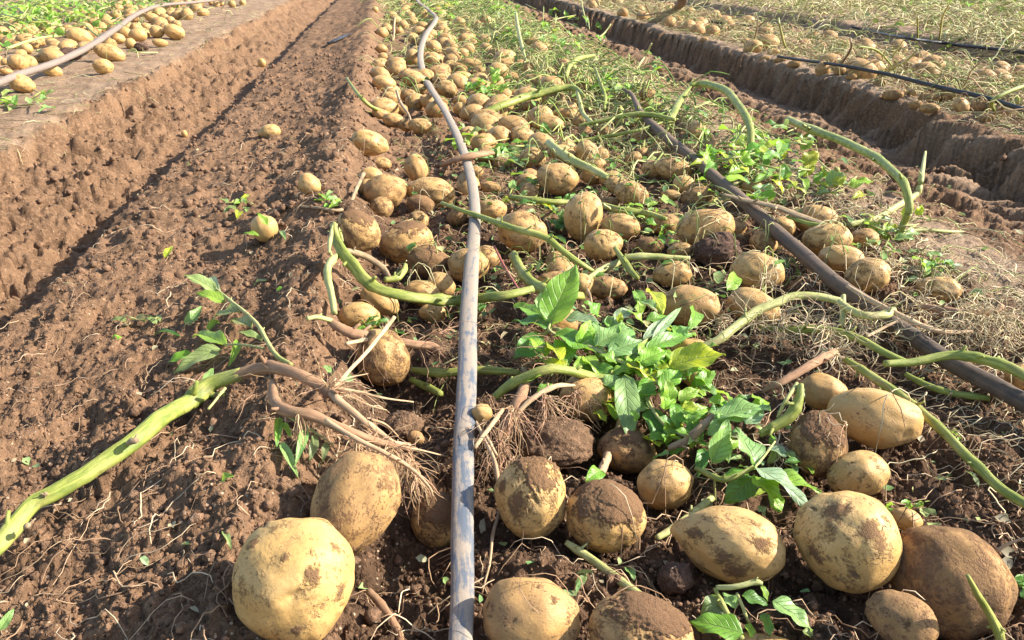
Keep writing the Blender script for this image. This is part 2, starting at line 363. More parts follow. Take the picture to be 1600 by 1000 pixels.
# ------------------------------------------------------------------ tubes
def crom(P, n):
    """Catmull-Rom through the rows of P, n samples per span"""
    P = np.asarray(P, float)
    if len(P) == 2: return P[0] + (P[1] - P[0]) * np.linspace(0, 1, n * 2 + 1)[:, None]
    Q = np.vstack([2 * P[0] - P[1], P, 2 * P[-1] - P[-2]]); out = []
    for k in range(1, len(Q) - 2):
        t = np.linspace(0, 1, n, endpoint=False)[:, None]
        a, b, c, d = Q[k - 1], Q[k], Q[k + 1], Q[k + 2]
        out.append(.5 * (2 * b + (c - a) * t + (2 * a - 5 * b + 4 * c - d) * t * t + (3 * b - a - 3 * c + d) * t ** 3))
    out.append(Q[-2][None]); return np.vstack(out)
def tube(P, R, sides=10, ridge=0.0, flat=1.0, rough=0.0, seed=0):
    """P (n,3), R (n,): vertices, faces, along, around; capped"""
    n = len(P); T = np.gradient(P, axis=0); T /= np.linalg.norm(T, axis=1)[:, None] + 1e-9
    up = np.array([0, 0, 1.0]); A = np.cross(T, up); bad = np.linalg.norm(A, axis=1) < .05; A[bad] = np.array([1, 0, 0])
    A /= np.linalg.norm(A, axis=1)[:, None]; B = np.cross(A, T)
    th = np.linspace(0, 2 * np.pi, sides, endpoint=False)
    rr = 1 + ridge * np.cos(3 * th + .6)
    r = R[:, None] * rr[None]
    if rough:
        s = np.concatenate([[0], np.cumsum(np.linalg.norm(np.diff(P, axis=0), axis=1))])
        S2, T2 = np.meshgrid(s, th, indexing='ij')
        r = r * (1 + rough * n2(S2 / (R.mean() * 2.2) + seed, np.cos(T2) * 1.3, seed) + rough * .6 * n2(S2 / (R.mean() * .8), np.sin(T2) * 2 + 3, seed + 1))
    V = P[:, None] + r[..., None] * (np.cos(th)[None, :, None] * A[:, None] + flat * np.sin(th)[None, :, None] * B[:, None])
    V = V.reshape(-1, 3); i = np.arange(n * sides).reshape(n, sides); j = np.roll(i, -1, 1)
    Fq = np.stack([i[:-1], j[:-1], j[1:], i[1:]], -1).reshape(-1, 4)
    c0, c1 = len(V), len(V) + 1; V = np.vstack([V, P[0] - T[0] * R[0] * .05, P[-1] + T[-1] * R[-1] * .05])
    Ft = np.vstack([np.stack([j[0], i[0], np.full(sides, c0)], -1), np.stack([i[-1], j[-1], np.full(sides, c1)], -1)])
    s = np.concatenate([[0], np.cumsum(np.linalg.norm(np.diff(P, axis=0), axis=1))])
    al = np.concatenate([np.repeat(s, sides), [0, s[-1]]]); ar = np.concatenate([np.tile(np.abs(np.cos(th * .5)) * 2, n), [0, 0]])
    return V, Fq, Ft, al, ar
def wpath(pts):
    """(px, py, cm above the soil[, ...]) -> world points and metres per pixel there"""
    W, S = [], []
    for q in pts:
        p, t = hit(q[0], q[1], q[2] * .01); W.append(p); S.append(t / FPX)
    return np.array(W), np.array(S)
def stalk_mesh(name, pts, rpx, sides=10, ridge=.09, rough=.06, n=7, knobs=None, flat=1.0, clear=None):
    W, S = wpath(pts); S = S * (.76 if sides < 15 else 1); r = np.interp(np.linspace(0, 1, len(W)), np.linspace(0, 1, len(rpx)), rpx) * S if hasattr(rpx, '__len__') else rpx * S
    q = crom(np.column_stack([W, r]), n); P, R = q[:, :3], np.abs(q[:, 3]).copy()
    if knobs is None: knobs = max(1, len(pts) // 2)
    sd = int(abs(pts[0][0] * 7 + pts[0][1])) % 997; rr_ = np.random.default_rng(sd)
    lump = np.interp(np.arange(len(P)), np.linspace(0, len(P) - 1, max(4, len(P) // 5)), np.arange(max(4, len(P) // 5)))
    kk = rr_.normal(size=(max(4, len(P) // 5) + 2, 3)); i0 = np.floor(lump).astype(int); fr = (lump - i0)[:, None]
    P = P + (kk[i0] * (1 - fr) + kk[i0 + 1] * fr) * R[:, None] * (.20 if sides < 15 else .08)   # slight kinks
    stubs = []
    for k in range(knobs):                                   # swollen nodes, each with the stub of a leaf
        u = rr_.uniform(.1, .9) * (len(P) - 1); R *= 1 + .16 * np.exp(-((np.arange(len(P)) - u) / 1.1) ** 2); stubs.append(int(u))
    o = P[0].copy(); V, Fq, Ft, al, ar = tube(P - o, R, sides, ridge, flat, rough, sd)
    FQ, FT = [Fq], [Ft]
    for u in stubs:
        if sides < 8 or sides > 15: break
        r0 = R[u]; dr = rr_.normal(size=3) + np.array([0, 0, .8]); tg = P[min(u + 1, len(P) - 1)] - P[max(u - 1, 0)]; tg /= np.linalg.norm(tg); dr -= tg * (dr @ tg) * .5; dr /= np.linalg.norm(dr)
        Q = (P[u] - o)[None] + dr[None] * r0 * np.array([.5, 1.1, 1.5, rr_.uniform(1.7, 2.6)])[:, None] + tg[None] * r0 * np.array([0, .1, .3, .7])[:, None]
        v2, q2, t2, a2, c2 = tube(Q, r0 * np.array([.42, .34, .28, .22]), 6); FQ.append(q2 + len(V)); FT.append(t2 + len(V)); V = np.vstack([V, v2]); al = np.concatenate([al, a2]); ar = np.concatenate([ar, c2])
    me = npmesh(name, V, [np.vstack(FQ), np.vstack(FT)]); fattr(me, 'along', al); fattr(me, 'around', ar)
    return me, Vector(o), P, R
def strand_mesh(name, PP, RR, cols, sides=3, parent_o=None):
    """many thin strands at once: PP (N,S,3), RR (N,S), cols (N,3)"""
    N, S, _ = PP.shape; T = np.gradient(PP, axis=1); T /= np.linalg.norm(T, axis=2)[..., None] + 1e-9
    A = np.cross(T, np.array([0.13, 0.21, 1.0])); A /= np.linalg.norm(A, axis=2)[..., None] + 1e-9; B = np.cross(A, T)
    th = np.linspace(0, 2 * np.pi, sides, endpoint=False)
    V = PP[:, :, None] + RR[:, :, None, None] * (np.cos(th)[None, None, :, None] * A[:, :, None] + np.sin(th)[None, None, :, None] * B[:, :, None])
    V = V.reshape(-1, 3); i = np.arange(N * S * sides).reshape(N, S, sides); j = np.roll(i, -1, 2)
    Fq = np.stack([i[:, :-1], j[:, :-1], j[:, 1:], i[:, 1:]], -1).reshape(-1, 4)
    if parent_o is not None: V = V - np.array(parent_o)
    me = npmesh(name, V, Fq); cattr(me, 'col', np.repeat(cols, S * sides, 0)); return me
def fan(origin, direction, n, length, spread, droop, wig, rad, seed, S=11, floor=True):
    """n fibres leaving a point: PP (n,S,3), RR (n,S)"""
    r = np.random.default_rng(seed); d = np.array(direction, float); d /= np.linalg.norm(d)
    D = d + r.normal(size=(n, 3)) * spread; D /= np.linalg.norm(D, axis=1)[:, None]
    L = length * r.uniform(.35, 1.1, n); P = np.zeros((n, S, 3)); cur = np.array(origin, float) + r.normal(size=(n, 3)) * length * .03
    P[:, 0] = cur; st = L / (S - 1)
    for k in range(1, S):
        D = D + r.normal(size=(n, 3)) * wig + np.array([0, 0, -droop]); D /= np.linalg.norm(D, axis=1)[:, None]
        cur = cur + D * st[:, None]
        if floor:
            g = H0(cur[:, 0], cur[:, 1]) + .004; low = cur[:, 2] < g; cur[:, 2] = np.maximum(cur[:, 2], g)
        P[:, k] = cur
    R = rad * r.uniform(.6, 1.4, n)[:, None] * np.linspace(1, .35, S)[None]
    return P, R

# ------------------------------------------------------------------ potatoes
def ico(level):
    bm = bmesh.new(); bmesh.ops.create_icosphere(bm, subdivisions=level, radius=1.0)
    V = np.array([v.co[:] for v in bm.verts]); V /= np.linalg.norm(V, axis=1)[:, None]
    bm.verts.ensure_lookup_table(); Fc = np.array([[v.index for v in f.verts] for f in bm.faces]); bm.free()
    return V, Fc
ICO = {k: ico(k) for k in (1, 2, 3, 4, 5, 6)}
def potato_mesh(seed, level, cap=0.0, capdir=None, point=0.0, slit=None, stains=()):
    """a unit potato: x is its long axis"""
    V, Fc = ICO[level]; r = np.random.default_rng(seed); D = V.copy()
    rad = 1 + .075 * n3(V * 1.1 + seed * 3.1, 3) + .055 * n3(V * 2.1 + seed, 4) + .012 * n3(V * 5.0 + seed, 5) + .0035 * n3(V * 14 + seed, 6)
    capv = np.zeros(len(V))
    ne = r.integers(5, 9)
    for k in range(ne):                                      # eyes: short creases with a raised brow
        e = r.normal(size=3) * (1.3, 1, 1); e /= np.linalg.norm(e)
        if slit is not None and k == 0: e = np.array(slit, float); e /= np.linalg.norm(e)
        t = np.cross(e, r.normal(size=3) if not (slit is not None and k == 0) else (.97, 0.2, 0)); t /= np.linalg.norm(t); s = np.cross(e, t)
        sz = 1.45 if (slit is not None and k == 0) else r.uniform(.7, 1.2)
        a = V @ t / (.13 * sz); b = V @ s / (.045 * sz); c = V @ e > 0
        if level >= 4:
            g = np.exp(-a * a - b * b) * c; br = np.exp(-a * a * .7 - ((b - 1.6) / 1.2) ** 2) * c
            rad = rad - .045 * sz * g + .016 * br; capv = np.maximum(capv, g * .55 * r.uniform(.2, 1))
        else: rad = rad - .02 * np.exp(-(a * a + b * b) * .3) * c
    for (sd, ss) in stains:                                  # soil stains of a shape of their own
        g = np.exp(-((1 - V @ sd) / (ss * ss * .2)) + .7 * n3(V * 6 + seed, 12) + .5 * n3(V * 15 + seed, 13)); capv = np.maximum(capv, np.clip(g, 0, 1) * .52)
    if cap > 0:
        m = V @ np.array(capdir) + .26 * n3(V * 2.3 + seed, 7) + .20 * n3(V * 6 + seed, 8) + .16 * n3(V * 15 + seed, 14) + .12 * n3(V * 34 + seed, 15)
        cm = sm(1 - cap - .05, 1 - cap + .14, m); capv = np.maximum(capv, cm)
        cr = .030 + .035 * np.abs(n3(V * 9 + seed, 9)) + .030 * np.abs(n3(V * 20 + seed, 10)) + (.022 * n3(V * 42 + seed, 19) if level > 5 else 0)
        rad = rad + cm * cr
    D = V * rad[:, None]
    if point: D[:, 1:] *= (1 - .5 * point * sm(-.2, -1.0, V[:, 0]))[:, None]
    egg = r.uniform(-.10, .10); D[:, 1:] *= (1 + egg * V[:, 0])[:, None]
    D[:, 1] += r.uniform(-.06, .06) * V[:, 0] ** 2
    D -= (D.max(0) + D.min(0)) / 2; D /= (D.max(0) - D.min(0)) / 2
    me = npmesh('potato', D, Fc); fattr(me, 'cap', capv); me.materials.append(M_POT)
    return me
POOL_MID = [potato_mesh(100 + k, 4) for k in range(12)]
POOL_FAR = [potato_mesh(200 + k, 3) for k in range(8)]
AUTO = []                                                     # potatoes whose label is worked out from their neighbours
PLACED = []                                                   # (position, radius) of every potato
def put_potato(P, axes, semi, me, label, dirt, brown, warm, group=None):
    o = bpy.data.objects.new('potato', me); C.objects.link(o)
    m = Matrix([list(axes[0]) + [0], list(axes[1]) + [0], list(axes[2]) + [0], [0, 0, 0, 1]])
    o.matrix_world = Matrix.Translation(Vector(P)) @ m @ Matrix.Diagonal((semi[0], semi[1], semi[2], 1))
    o.color = (dirt, brown, warm, 1)
    tag(o, label, 'potato', group)
    if label is None: AUTO.append((o, np.array(P), max(semi), brown))
    PLACED.append((np.array(P), float(max(semi)), np.array(axes), np.array(semi))); return o
def potato(cx, cy, maj, mn, ang, dirt, brown, label, group=None, cap=0.0, point=0.0, warm=None, sink=.86, lift=0.0, slit=None, seed=None, depthf=None, stains=(), df=1.0):
    r = np.random.default_rng(int(cx * 13 + cy * 7)); P, t = hit(cx, cy)
    for _ in range(5):
        d = ray(cx, cy); d = d / np.linalg.norm(d); rr = np.cross(d, Uv); rr /= np.linalg.norm(rr); uu = np.cross(rr, d)
        a = math.radians(ang); ax = math.cos(a) * rr - math.sin(a) * uu; ay = np.cross(-d, ax); axes = np.column_stack([ax, ay, -d])
        hz = math.sqrt((ax[2] * maj) ** 2 + (ay[2] * mn) ** 2 + (d[2] * mn) ** 2) / 2 * t / FPX
        P, t = hit(cx, cy, max(hz * sink, .004) + lift * .01)
    P = EYE + (P - EYE) * df; t = t * df
    fc = .5 + .5 / float(np.linalg.norm(ray(cx, cy)))          # off the axis a lens stretches things outward
    sa, sb = maj / 2 * t / FPX * fc, mn / 2 * t / FPX * fc; scv = sb * (depthf or r.uniform(.92, 1.08)) if depthf or maj < 1.3 * mn else sb
    if cap or maj >= 60 or point or slit or stains:
        lv = 6 if ((cap or slit or stains) and maj > 100) else (5 if maj >= 60 else 4)
        cd = axes.T @ np.array([0.12, -.05, 1.0]); cd /= np.linalg.norm(cd)
        st = [(axes.T @ ((ix * rr + iy * uu - math.sqrt(max(.05, 1 - ix * ix - iy * iy)) * d)), s_) for (ix, iy, s_) in stains]
        me = potato_mesh(seed or int(cx * 31 + cy), lv, cap, cd, point, slit, st)
    else: me = (POOL_MID if maj > 26 else POOL_FAR)[int(cx * 3 + cy) % (12 if maj > 26 else 8)]
    return put_potato(P, axes, (sa, sb, scv), me, label, dirt, brown, warm if warm is not None else r.uniform(.1, .7), group)
# front of the field, one by one: centre, long and short axis (pixels of the photograph), tilt, stuck soil, dust
p = potato
p(462, 908, 206, 196, 80, .22, .10, 'largest clean yellow potato at the front left with a slit-like eye', warm=.0, slit=(.2, -.05, 1), sink=.84, stains=[(-.62, .62, .22), (.25, .1, .2), (.72, -.22, .2), (.6, .45, .16), (0, -.72, .16), (-.15, .35, .12)])
p(553, 788, 176, 134, -62, .42, .72, 'big dusty oval potato behind the largest yellow one, under the tan roots', warm=.55, sink=.9)
p(692, 815, 102, 92, 20, .55, .35, 'potato half hidden behind the grey tape, soil over its upper left', cap=.45, warm=.4, df=1.05)
p(830, 776, 130, 113, 78, .38, .12, 'pale yellow potato just right of the grey tape with a soil cap', cap=.2, warm=.15, stains=[(-.4, -.08, .3), (-.5, -.32, .26), (-.75, .25, .2), (.2, .45, .26)])
p(947, 806, 128, 116, 12, .45, .38, 'round potato thickly capped with crumbly soil, right of the pale yellow one', cap=.55, warm=.3)
p(1040, 756, 90, 80, -8, .25, .36, 'smooth round potato below the green leaf clump', warm=.35)
p(1136, 848, 184, 120, 13, .28, .34, 'long oval potato with a pointed left end, below the bluish leaf', point=.9, warm=.3, stains=[(-.1, -.45, .3), (-.6, .1, .25), (.6, .1, .24), (.1, -.72, .3)])
p(1323, 842, 170, 163, 25, .30, .04, 'big round yellow potato with a round dark soil stain on top', warm=.05, sink=.88, stains=[(-.18, .55, .42), (.42, .22, .26), (.6, -.05, .3), (-.62, -.35, .24), (-.5, -.45, .16)])
p(1482, 906, 200, 180, 42, .50, .95, 'huge brown dusty potato at the front right', warm=.8, sink=.88, depthf=.85, df=1.05)
p(1408, 968, 116, 90, 24, .32, .85, 'small brown potato leaning on the huge brown one, at the bottom edge', warm=.7, df=.97)
p(830, 966, 160, 128, 8, .22, .62, 'brownish round potato cut by the bottom edge just right of the grey tape', warm=.6)
p(1003, 990, 176, 128, 10, .42, .62, 'brownish potato at the bottom edge with soil crumbs on top, left of the cut leaves', cap=.3, warm=.6)
p(1195, 1012, 130, 44, 4, .3, .5, 'top of a potato peeping over the bottom edge under the cut leaves', warm=.5)
p(1340, 741, 98, 74, -18, .28, .15, 'small clean potato wedged above the stained round yellow one', warm=.15)
p(1277, 693, 108, 92, 75, .5, .8, 'dark soil-covered potato in front of the smooth long one', cap=.42, warm=.7)
p(1365, 653, 146, 96, 12, .12, .34, 'smooth long potato beside the green stalks on the right', warm=.3)
p(1287, 612, 74, 60, 5, .15, .45, 'tan potato peeping out behind the smooth long one', warm=.4)
p(1417, 812, 48, 38, 25, .1, .0, 'small pale potato wedged between the stained round one and the huge brown one', warm=.0)
p(753, 647, 33, 33, 0, .12, .05, 'tiny round yellow potato hanging at the right edge of the grey tape', lift=3.0, warm=.1)
p(918, 622, 88, 80, 10, .42, .42, 'potato in shade under the arching green stalk', cap=.0, warm=.4)
p(980, 703, 94, 74, 10, .45, .62, 'soil brown potato under the hanging leaf', cap=.18, warm=.7)
p(598, 558, 94, 84, 75, .52, .62, 'half shaded dirty potato under the horizontal brown root', warm=.6)
p(561, 495, 66, 48, 0, .3, .15, 'yellow potato left of the horizontal brown root', warm=.3)
p(594, 470, 66, 42, 28, .2, .2, 'elongated potato lying under the thick green stalk', warm=.4)
p(635, 380, 86, 68, -14, .42, .30, 'large potato with soil on top, upper left of the grey tape', warm=.35, cap=.25)
p(669, 408, 66, 52, 12, .5, .88, 'brown soil-coated potato in front of the large capped one', warm=.7)
p(690, 446, 46, 40, 20, .28, .4, 'round potato touching the tape, front of the brown coated one', warm=.4)
p(660, 458, 60, 40, 10, .28, .4, 'flat potato over the thick green stalk, left of the tape', warm=.5)
p(676, 489, 44, 30, 10, .2, .3, 'small potato below the thick green stalk beside the tape', warm=.3)
p(732, 415, 66, 54, 0, .4, .35, 'potato passing beneath the grey tape', warm=.4)
p(560, 360, 76, 62, 40, .55, .42, 'soil-smeared potato on the left edge of the heap near the broken stalk end', warm=.4, cap=.3)
p(602, 300, 70, 57, -22, .36, .55, 'brown tilted potato on the left of the heap, nearest of four', warm=.6)
p(581, 276, 40, 30, 10, .2, .1, 'yellow potato tucked behind the brown tilted one', warm=.2)
p(576, 294, 32, 30, 20, .35, .2, 'small spotted potato left of the brown tilted one', warm=.3)
p(650, 263, 46, 37, 75, .28, .5, 'upright potato standing behind the flat patched one', warm=.4)
p(672, 300, 80, 48, 6, .5, .25, 'flat patched potato left of the grey tape', warm=.3)
p(657, 320, 44, 32, 12, .5, .95, 'dark brown small potato in front of the flat patched one', warm=.8)
p(578, 224, 62, 40, 12, .36, .2, 'yellow potato with a dark hollow, on the left edge of the heap', warm=.2)
p(483, 289, 38, 34, 40, .22, .35, 'single potato on the left mound near a leafy tuft', warm=.4)
p(414, 357, 46, 42, 60, .12, .1, 'single yellow potato on the left mound with small leaves on it', warm=.2)
p(420, 206, 38, 24, -12, .3, .2, 'lone pear-shaped potato on the left mound in the distance', warm=.2, point=.8)
p(409, 98, 15, 13, 70, .1, .0, 'tiny yellow potato stuck in the far left bank', lift=.6, warm=.1)
p(288, 209, 12, 10, 80, .1, .0, 'tiny yellow potato sunk in the left furrow wall', lift=.4, warm=.1)
p(817, 362, 78, 66, 12, .34, .48, 'big potato behind a thin green stalk, right of the tape', warm=.5)
p(911, 338, 78, 61, -82, .36, .15, 'upright egg-shaped potato in the middle of the heap', warm=.25)
p(943, 383, 62, 51, -4, .4, .08, 'spotted pale potato in front of the egg-shaped one', warm=.1)
p(871, 279, 68, 51, 14, .36, .35, 'large potato below the pale stalk with the dark cut end', warm=.4)
p(970, 354, 62, 42, 10, .3, .3, 'potato half behind the egg-shaped one', warm=.4)
p(832, 247, 42, 34, 10, .4, .4, 'dark-spotted potato right of the tape beside wilted greens', warm=.4)
p(878, 240, 46, 28, 10, .3, .3, 'potato under the pale stalk with the dark cut end', warm=.4)
p(917, 240, 44, 35, 80, .3, .5, 'upright dusty potato right of the pale cut stalk', warm=.5)
p(1102, 356, 92, 60, -6, .32, .48, 'large potato behind the dark soil clod', warm=.5)
p(1062, 392, 40, 26, -8, .3, .4, 'small potato left of the dark soil clod', warm=.4)
p(1183, 425, 86, 63, 10, .3, .42, 'potato right of the dark soil clod with looped fibres on it', warm=.4)
p(1178, 479, 86, 56, 24, .32, .35, 'potato behind the bent green stalk', warm=.4)
p(1080, 479, 96, 68, 4, .25, .55, 'large dusty potato behind the leaf clump', warm=.5)
p(1292, 374, 78, 52, 2, .42, .08, 'pale potato with cracks beside the brown hose', warm=.1)
p(1315, 404, 76, 44, 6, .3, .1, 'pale potato lying against the brown hose', warm=.1)
p(1355, 430, 72, 57, -10, .4, .25, 'dusty topped potato right of the brown hose', warm=.2)
p(1466, 453, 70, 46, 10, .45, .05, 'lone pale potato with black stains on the dry soil right of the hose', warm=.1)
p(1275, 343, 74, 48, 6, .36, .25, 'potato under the split brown stalk beyond the hose', warm=.3)
p(1222, 356, 42, 36, 20, .3, .15, 'small potato in the gap beyond the brown hose', warm=.2)
p(1594, 590, 44, 46, 80, .2, .5, 'potato cut by the right edge of the photo below the hose', warm=.6)
p(1050, 428, 62, 40, -4, .3, .4, 'pale potato beneath a small green sprig', warm=.3)
p(950, 450, 62, 38, 4, .4, .7, 'dusty brown potato behind the big green leaf', warm=.7)
p(872, 442, 64, 36, 5, .35, .6, 'brown potato half buried left of the big green leaf', warm=.7)
p(910, 447, 44, 40, 60, .25, .2, 'yellow potato just behind the big green leaf', warm=.3)
p(1082, 550, 66, 44, 5, .25, .3, 'potato peeping above the big yellow leaf', warm=.3)
p(1090, 590, 50, 40, 40, .2, .3, 'potato under the big yellow leaf', warm=.3)
p(870, 500, 70, 56, 20, .35, .5, 'root-covered potato right of the tape below the thick stalk', warm=.6)
p(1070, 290, 38, 32, 10, .18, .15, 'small clean yellow potato left of the brown hose', warm=.2)
p(1052, 264, 60, 34, 10, .4, .4, 'potato with fibres left of the upper hose', warm=.5)
p(1020, 264, 36, 28, 10, .4, .5, 'small dusty potato two left of the upper hose', warm=.4)
p(966, 290, 40, 27, 10, .35, .4, 'mid-size potato below the end of the pale cut stalk', warm=.4)
p(987, 303, 56, 40, 20, .42, .5, 'dusty potato with two rooty patches below the pale cut stalk', warm=.5)
p(1175, 292, 32, 26, 10, .2, .4, 'small potato under the leafy clump right of the hose', warm=.4)
p(766, 330, 38, 54, 80, .3, .4, 'upright potato hugging the right side of the tape', warm=.4)
p(767, 293, 32, 20, 10, .4, .5, 'small rooty potato right of the tape by the wilted greens', warm=.4)
p(1048, 305, 32, 18, 10, .2, .4, 'wedge-like small potato left of the clean yellow one', warm=.4)
p(1015, 385, 44, 30, 10, .5, .9, 'brown soil-coated potato right of the spotted pale one', warm=.6)
p(650, 684, 28, 22, 20, .25, .7, 'tiny potato on the roots left of the tape', lift=1.0, warm=.8)
# the heap behind, right and left of the tape
G1 = 'potatoes along the tape in the middle of the heap'
mid = [(600,131,38,27,10,.22,.1,'clean potato at the left edge of the heap, larger of a pair'),(609,153,28,20,10,.3,.3,'smaller potato of the pair at the left edge of the heap'),
 (646,124,37,27,5,.35,.4,None),(682,114,37,24,-10,.4,.5,None),(690,126,30,22,10,.4,.4,None),(698,139,36,27,20,.45,.2,'spotted yellow potato where the tape dives under the heap'),(720,121,36,20,-4,.25,.2,'long pale potato above the green tuft in the heap'),
 (644,89,24,26,0,.3,.5,None),(678,75,27,24,60,.25,.1,None),(677,94,29,25,30,.35,.2,None),(696,61,27,20,0,.3,.2,None),(704,95,25,22,0,.4,.6,None),(734,100,42,19,4,.4,.6,None),(716,107,30,18,10,.5,.7,None),
 (730,77,24,20,0,.3,.2,None),(738,68,18,15,0,.3,.3,None),(756,63,23,17,0,.25,.5,None),(728,51,16,12,0,.3,.3,None),(758,33,20,18,10,.3,.5,None),(745,38,18,12,0,.3,.4,None),(660,24,17,14,0,.3,.4,None),(660,41,20,15,0,.3,.5,None),
 (586,15,11,10,0,.1,.1,'tiny orange potato far up on the left mound'),(640,10,18,11,0,.3,.5,None),(604,44,18,16,0,.4,.5,None),(596,76,20,14,0,.3,.3,None),(598,88,16,12,0,.3,.3,None),(594,178,27,17,10,.3,.2,None),(616,188,36,23,5,.35,.4,None),(656,197,38,25,5,.35,.4,None),
 (670,160,32,22,20,.3,.2,None),(720,157,25,17,0,.3,.3,None),(719,170,22,22,40,.3,.2,None),(736,175,40,23,-20,.3,.3,None),(760,186,58,31,4,.42,.6,'large rough brown potato right of the tape in the heap'),(803,196,52,31,12,.4,.35,'large yellow potato right of the rough brown one'),
 (788,148,20,26,70,.3,.4,None),(780,86,34,20,0,.4,.7,None),(788,100,32,17,0,.3,.4,None),(830,108,27,20,30,.4,.4,None),(856,114,28,19,5,.3,.4,None),(880,102,20,28,80,.3,.7,None),(840,128,46,23,10,.45,.6,None),(886,128,30,17,5,.3,.6,None),
 (916,130,24,20,70,.4,.5,None),(898,116,23,17,0,.3,.4,None),(868,157,46,27,15,.35,.45,None),(898,156,22,22,0,.5,.6,None),(884,179,42,21,4,.3,.5,None),(908,190,27,19,0,.3,.5,None),(856,193,52,28,6,.35,.35,'long yellow potato with a vine curled over it'),
 (1016,166,36,18,5,.3,.5,None),(1012,148,27,23,0,.5,.5,None),(806,149,30,18,0,.3,.5,None),(834,66,27,15,0,.4,.6,None),(852,74,20,14,0,.3,.4,None),(974,192,26,13,0,.3,.5,None),(767,208,31,25,35,.3,.2,'small clean potato in front of the rough brown one'),
 (990,248,27,24,0,.4,.5,None),(1030,243,37,19,4,.4,.6,None),(950,316,38,16,0,.5,.7,None),(762,244,42,20,0,.4,.6,None),(940,100,18,14,0,.3,.5,None),(800,120,22,15,0,.4,.5,None),(812,100,20,15,0,.4,.5,None),(700,80,18,14,0,.3,.3,None),(713,88,18,15,0,.3,.3,None),(748,110,22,15,0,.4,.4,None),(640,150,30,22,10,.4,.5,None),(655,140,26,18,0,.4,.5,None),(625,170,26,18,10,.4,.5,None),(635,195,28,20,0,.4,.6,None),(1000,215,30,18,0,.4,.6,None),(945,205,28,16,0,.4,.6,None),(690,160,22,16,0,.5,.6,None),(740,150,22,16,0,.4,.5,None),(830,165,28,18,0,.4,.5,None)]
for (x, y, a, b_, an, di, br, lab) in mid:
    if lab: p(x, y, a, b_, an, di, br, lab)
    else:
        p(x, y, a, b_, an, di, br, None, 'potatoes in the middle heap')
left = [(35,131,48,32,10,.3,.1,'potato under the near end of the left hose'),(161,104,38,28,5,.3,.08,'lone yellow potato nearest the edge of the left bed'),(171,82,58,29,10,.3,.25,'long potato just behind the lone one on the left bed'),(82,111,36,22,5,.15,.05,'clean potato below the left hose between two others'),
 (125,58,48,32,10,.2,.05,'largest clean potato above the left hose'),(272,50,40,27,12,.25,.1,'big potato with a curled crease at the right end of the left bed heap'),(245,50,28,23,0,.2,.1,'round potato beside the creased one on the left bed'),(292,22,24,22,0,.3,.15,'single potato above the heap on the left bed'),
 (50,50,36,25,10,.25,.1,0),(41,76,25,20,0,.2,.1,0),(53,70,18,14,0,.3,.1,0),(82,67,26,17,0,.2,.1,0),(107,46,22,17,0,.3,.1,0),(10,98,21,18,0,.2,.1,0),(10,112,24,14,0,.3,.2,0),(165,28,17,14,0,.2,.1,0),(148,36,26,18,0,.4,.2,0),(205,28,28,15,0,.4,.3,0),(184,60,20,26,80,.2,.1,0),(195,52,22,26,70,.2,.1,0),(204,68,21,20,0,.2,.1,0),(215,54,26,32,80,.2,.1,0),(228,42,20,15,0,.3,.1,0),(250,67,29,15,0,.25,.1,0),(238,28,28,17,0,.3,.1,0),(256,27,18,13,0,.3,.1,0),(205,14,28,18,0,.4,.2,0),(194,5,20,12,0,.4,.2,0),(165,66,24,18,0,.3,.1,0),(345,5,12,9,0,.2,.1,0),(362,6,15,13,0,.3,.4,0),(379,4,13,11,0,.2,.1,0),(330,4,12,9,0,.3,.2,0),(60,92,22,14,0,.4,.4,0),(30,62,22,16,0,.2,.1,0),(185,38,20,14,0,.3,.2,0)]
for (x, y, a, b_, an, di, br, lab) in left:
    p(x, y, a * .86, b_ * .92, an, di * 1.3, br + .12, lab or None, None if lab else 'potatoes heaped on the left bed', warm=.25)
right = [(1477,150,36,22,5,.4,.6,'largest dusty potato of the right bed cluster by the black line'),(1430,163,22,15,0,.4,.6,0),(1425,146,15,14,0,.3,.4,0),(1413,146,11,13,0,.3,.4,0),(1451,153,36,17,4,.5,.7,0),(1452,169,32,17,8,.4,.6,0),(1502,166,30,24,60,.3,.5,0),(1530,168,34,24,0,.5,.7,0),(1565,175,30,20,0,.4,.6,0),(1588,153,20,16,0,.3,.3,'yellowish potato at the right edge just above the black line'),
 (1395,148,34,18,0,.5,.7,0),(1285,108,26,24,80,.4,.6,0),(1312,110,20,16,0,.4,.6,0),(1345,95,26,20,0,.5,.6,0),(1305,88,24,15,0,.4,.6,0),(1208,81,20,11,0,.2,.2,'pale potato above the start of the black line'),(1195,92,20,10,0,.5,.6,0),(1218,94,22,10,0,.5,.6,0),(1450,142,20,8,0,.4,.5,0),(1240,100,22,12,0,.5,.6,0),(1130,45,14,12,0,.4,.5,0),(1050,40,12,9,0,.5,.6,0),(1165,65,16,10,0,.4,.6,0),(1100,62,14,9,0,.5,.6,0),(1375,130,22,12,0,.5,.7,0),(1540,185,28,14,0,.5,.6,0),(1330,120,18,11,0,.5,.7,0),(1500,130,26,13,0,.5,.7,0)]
for (x, y, a, b_, an, di, br, lab) in right:
    p(x, y, a, b_, an, di, br, lab or None, None if lab else 'potatoes on the right bed', warm=.5)
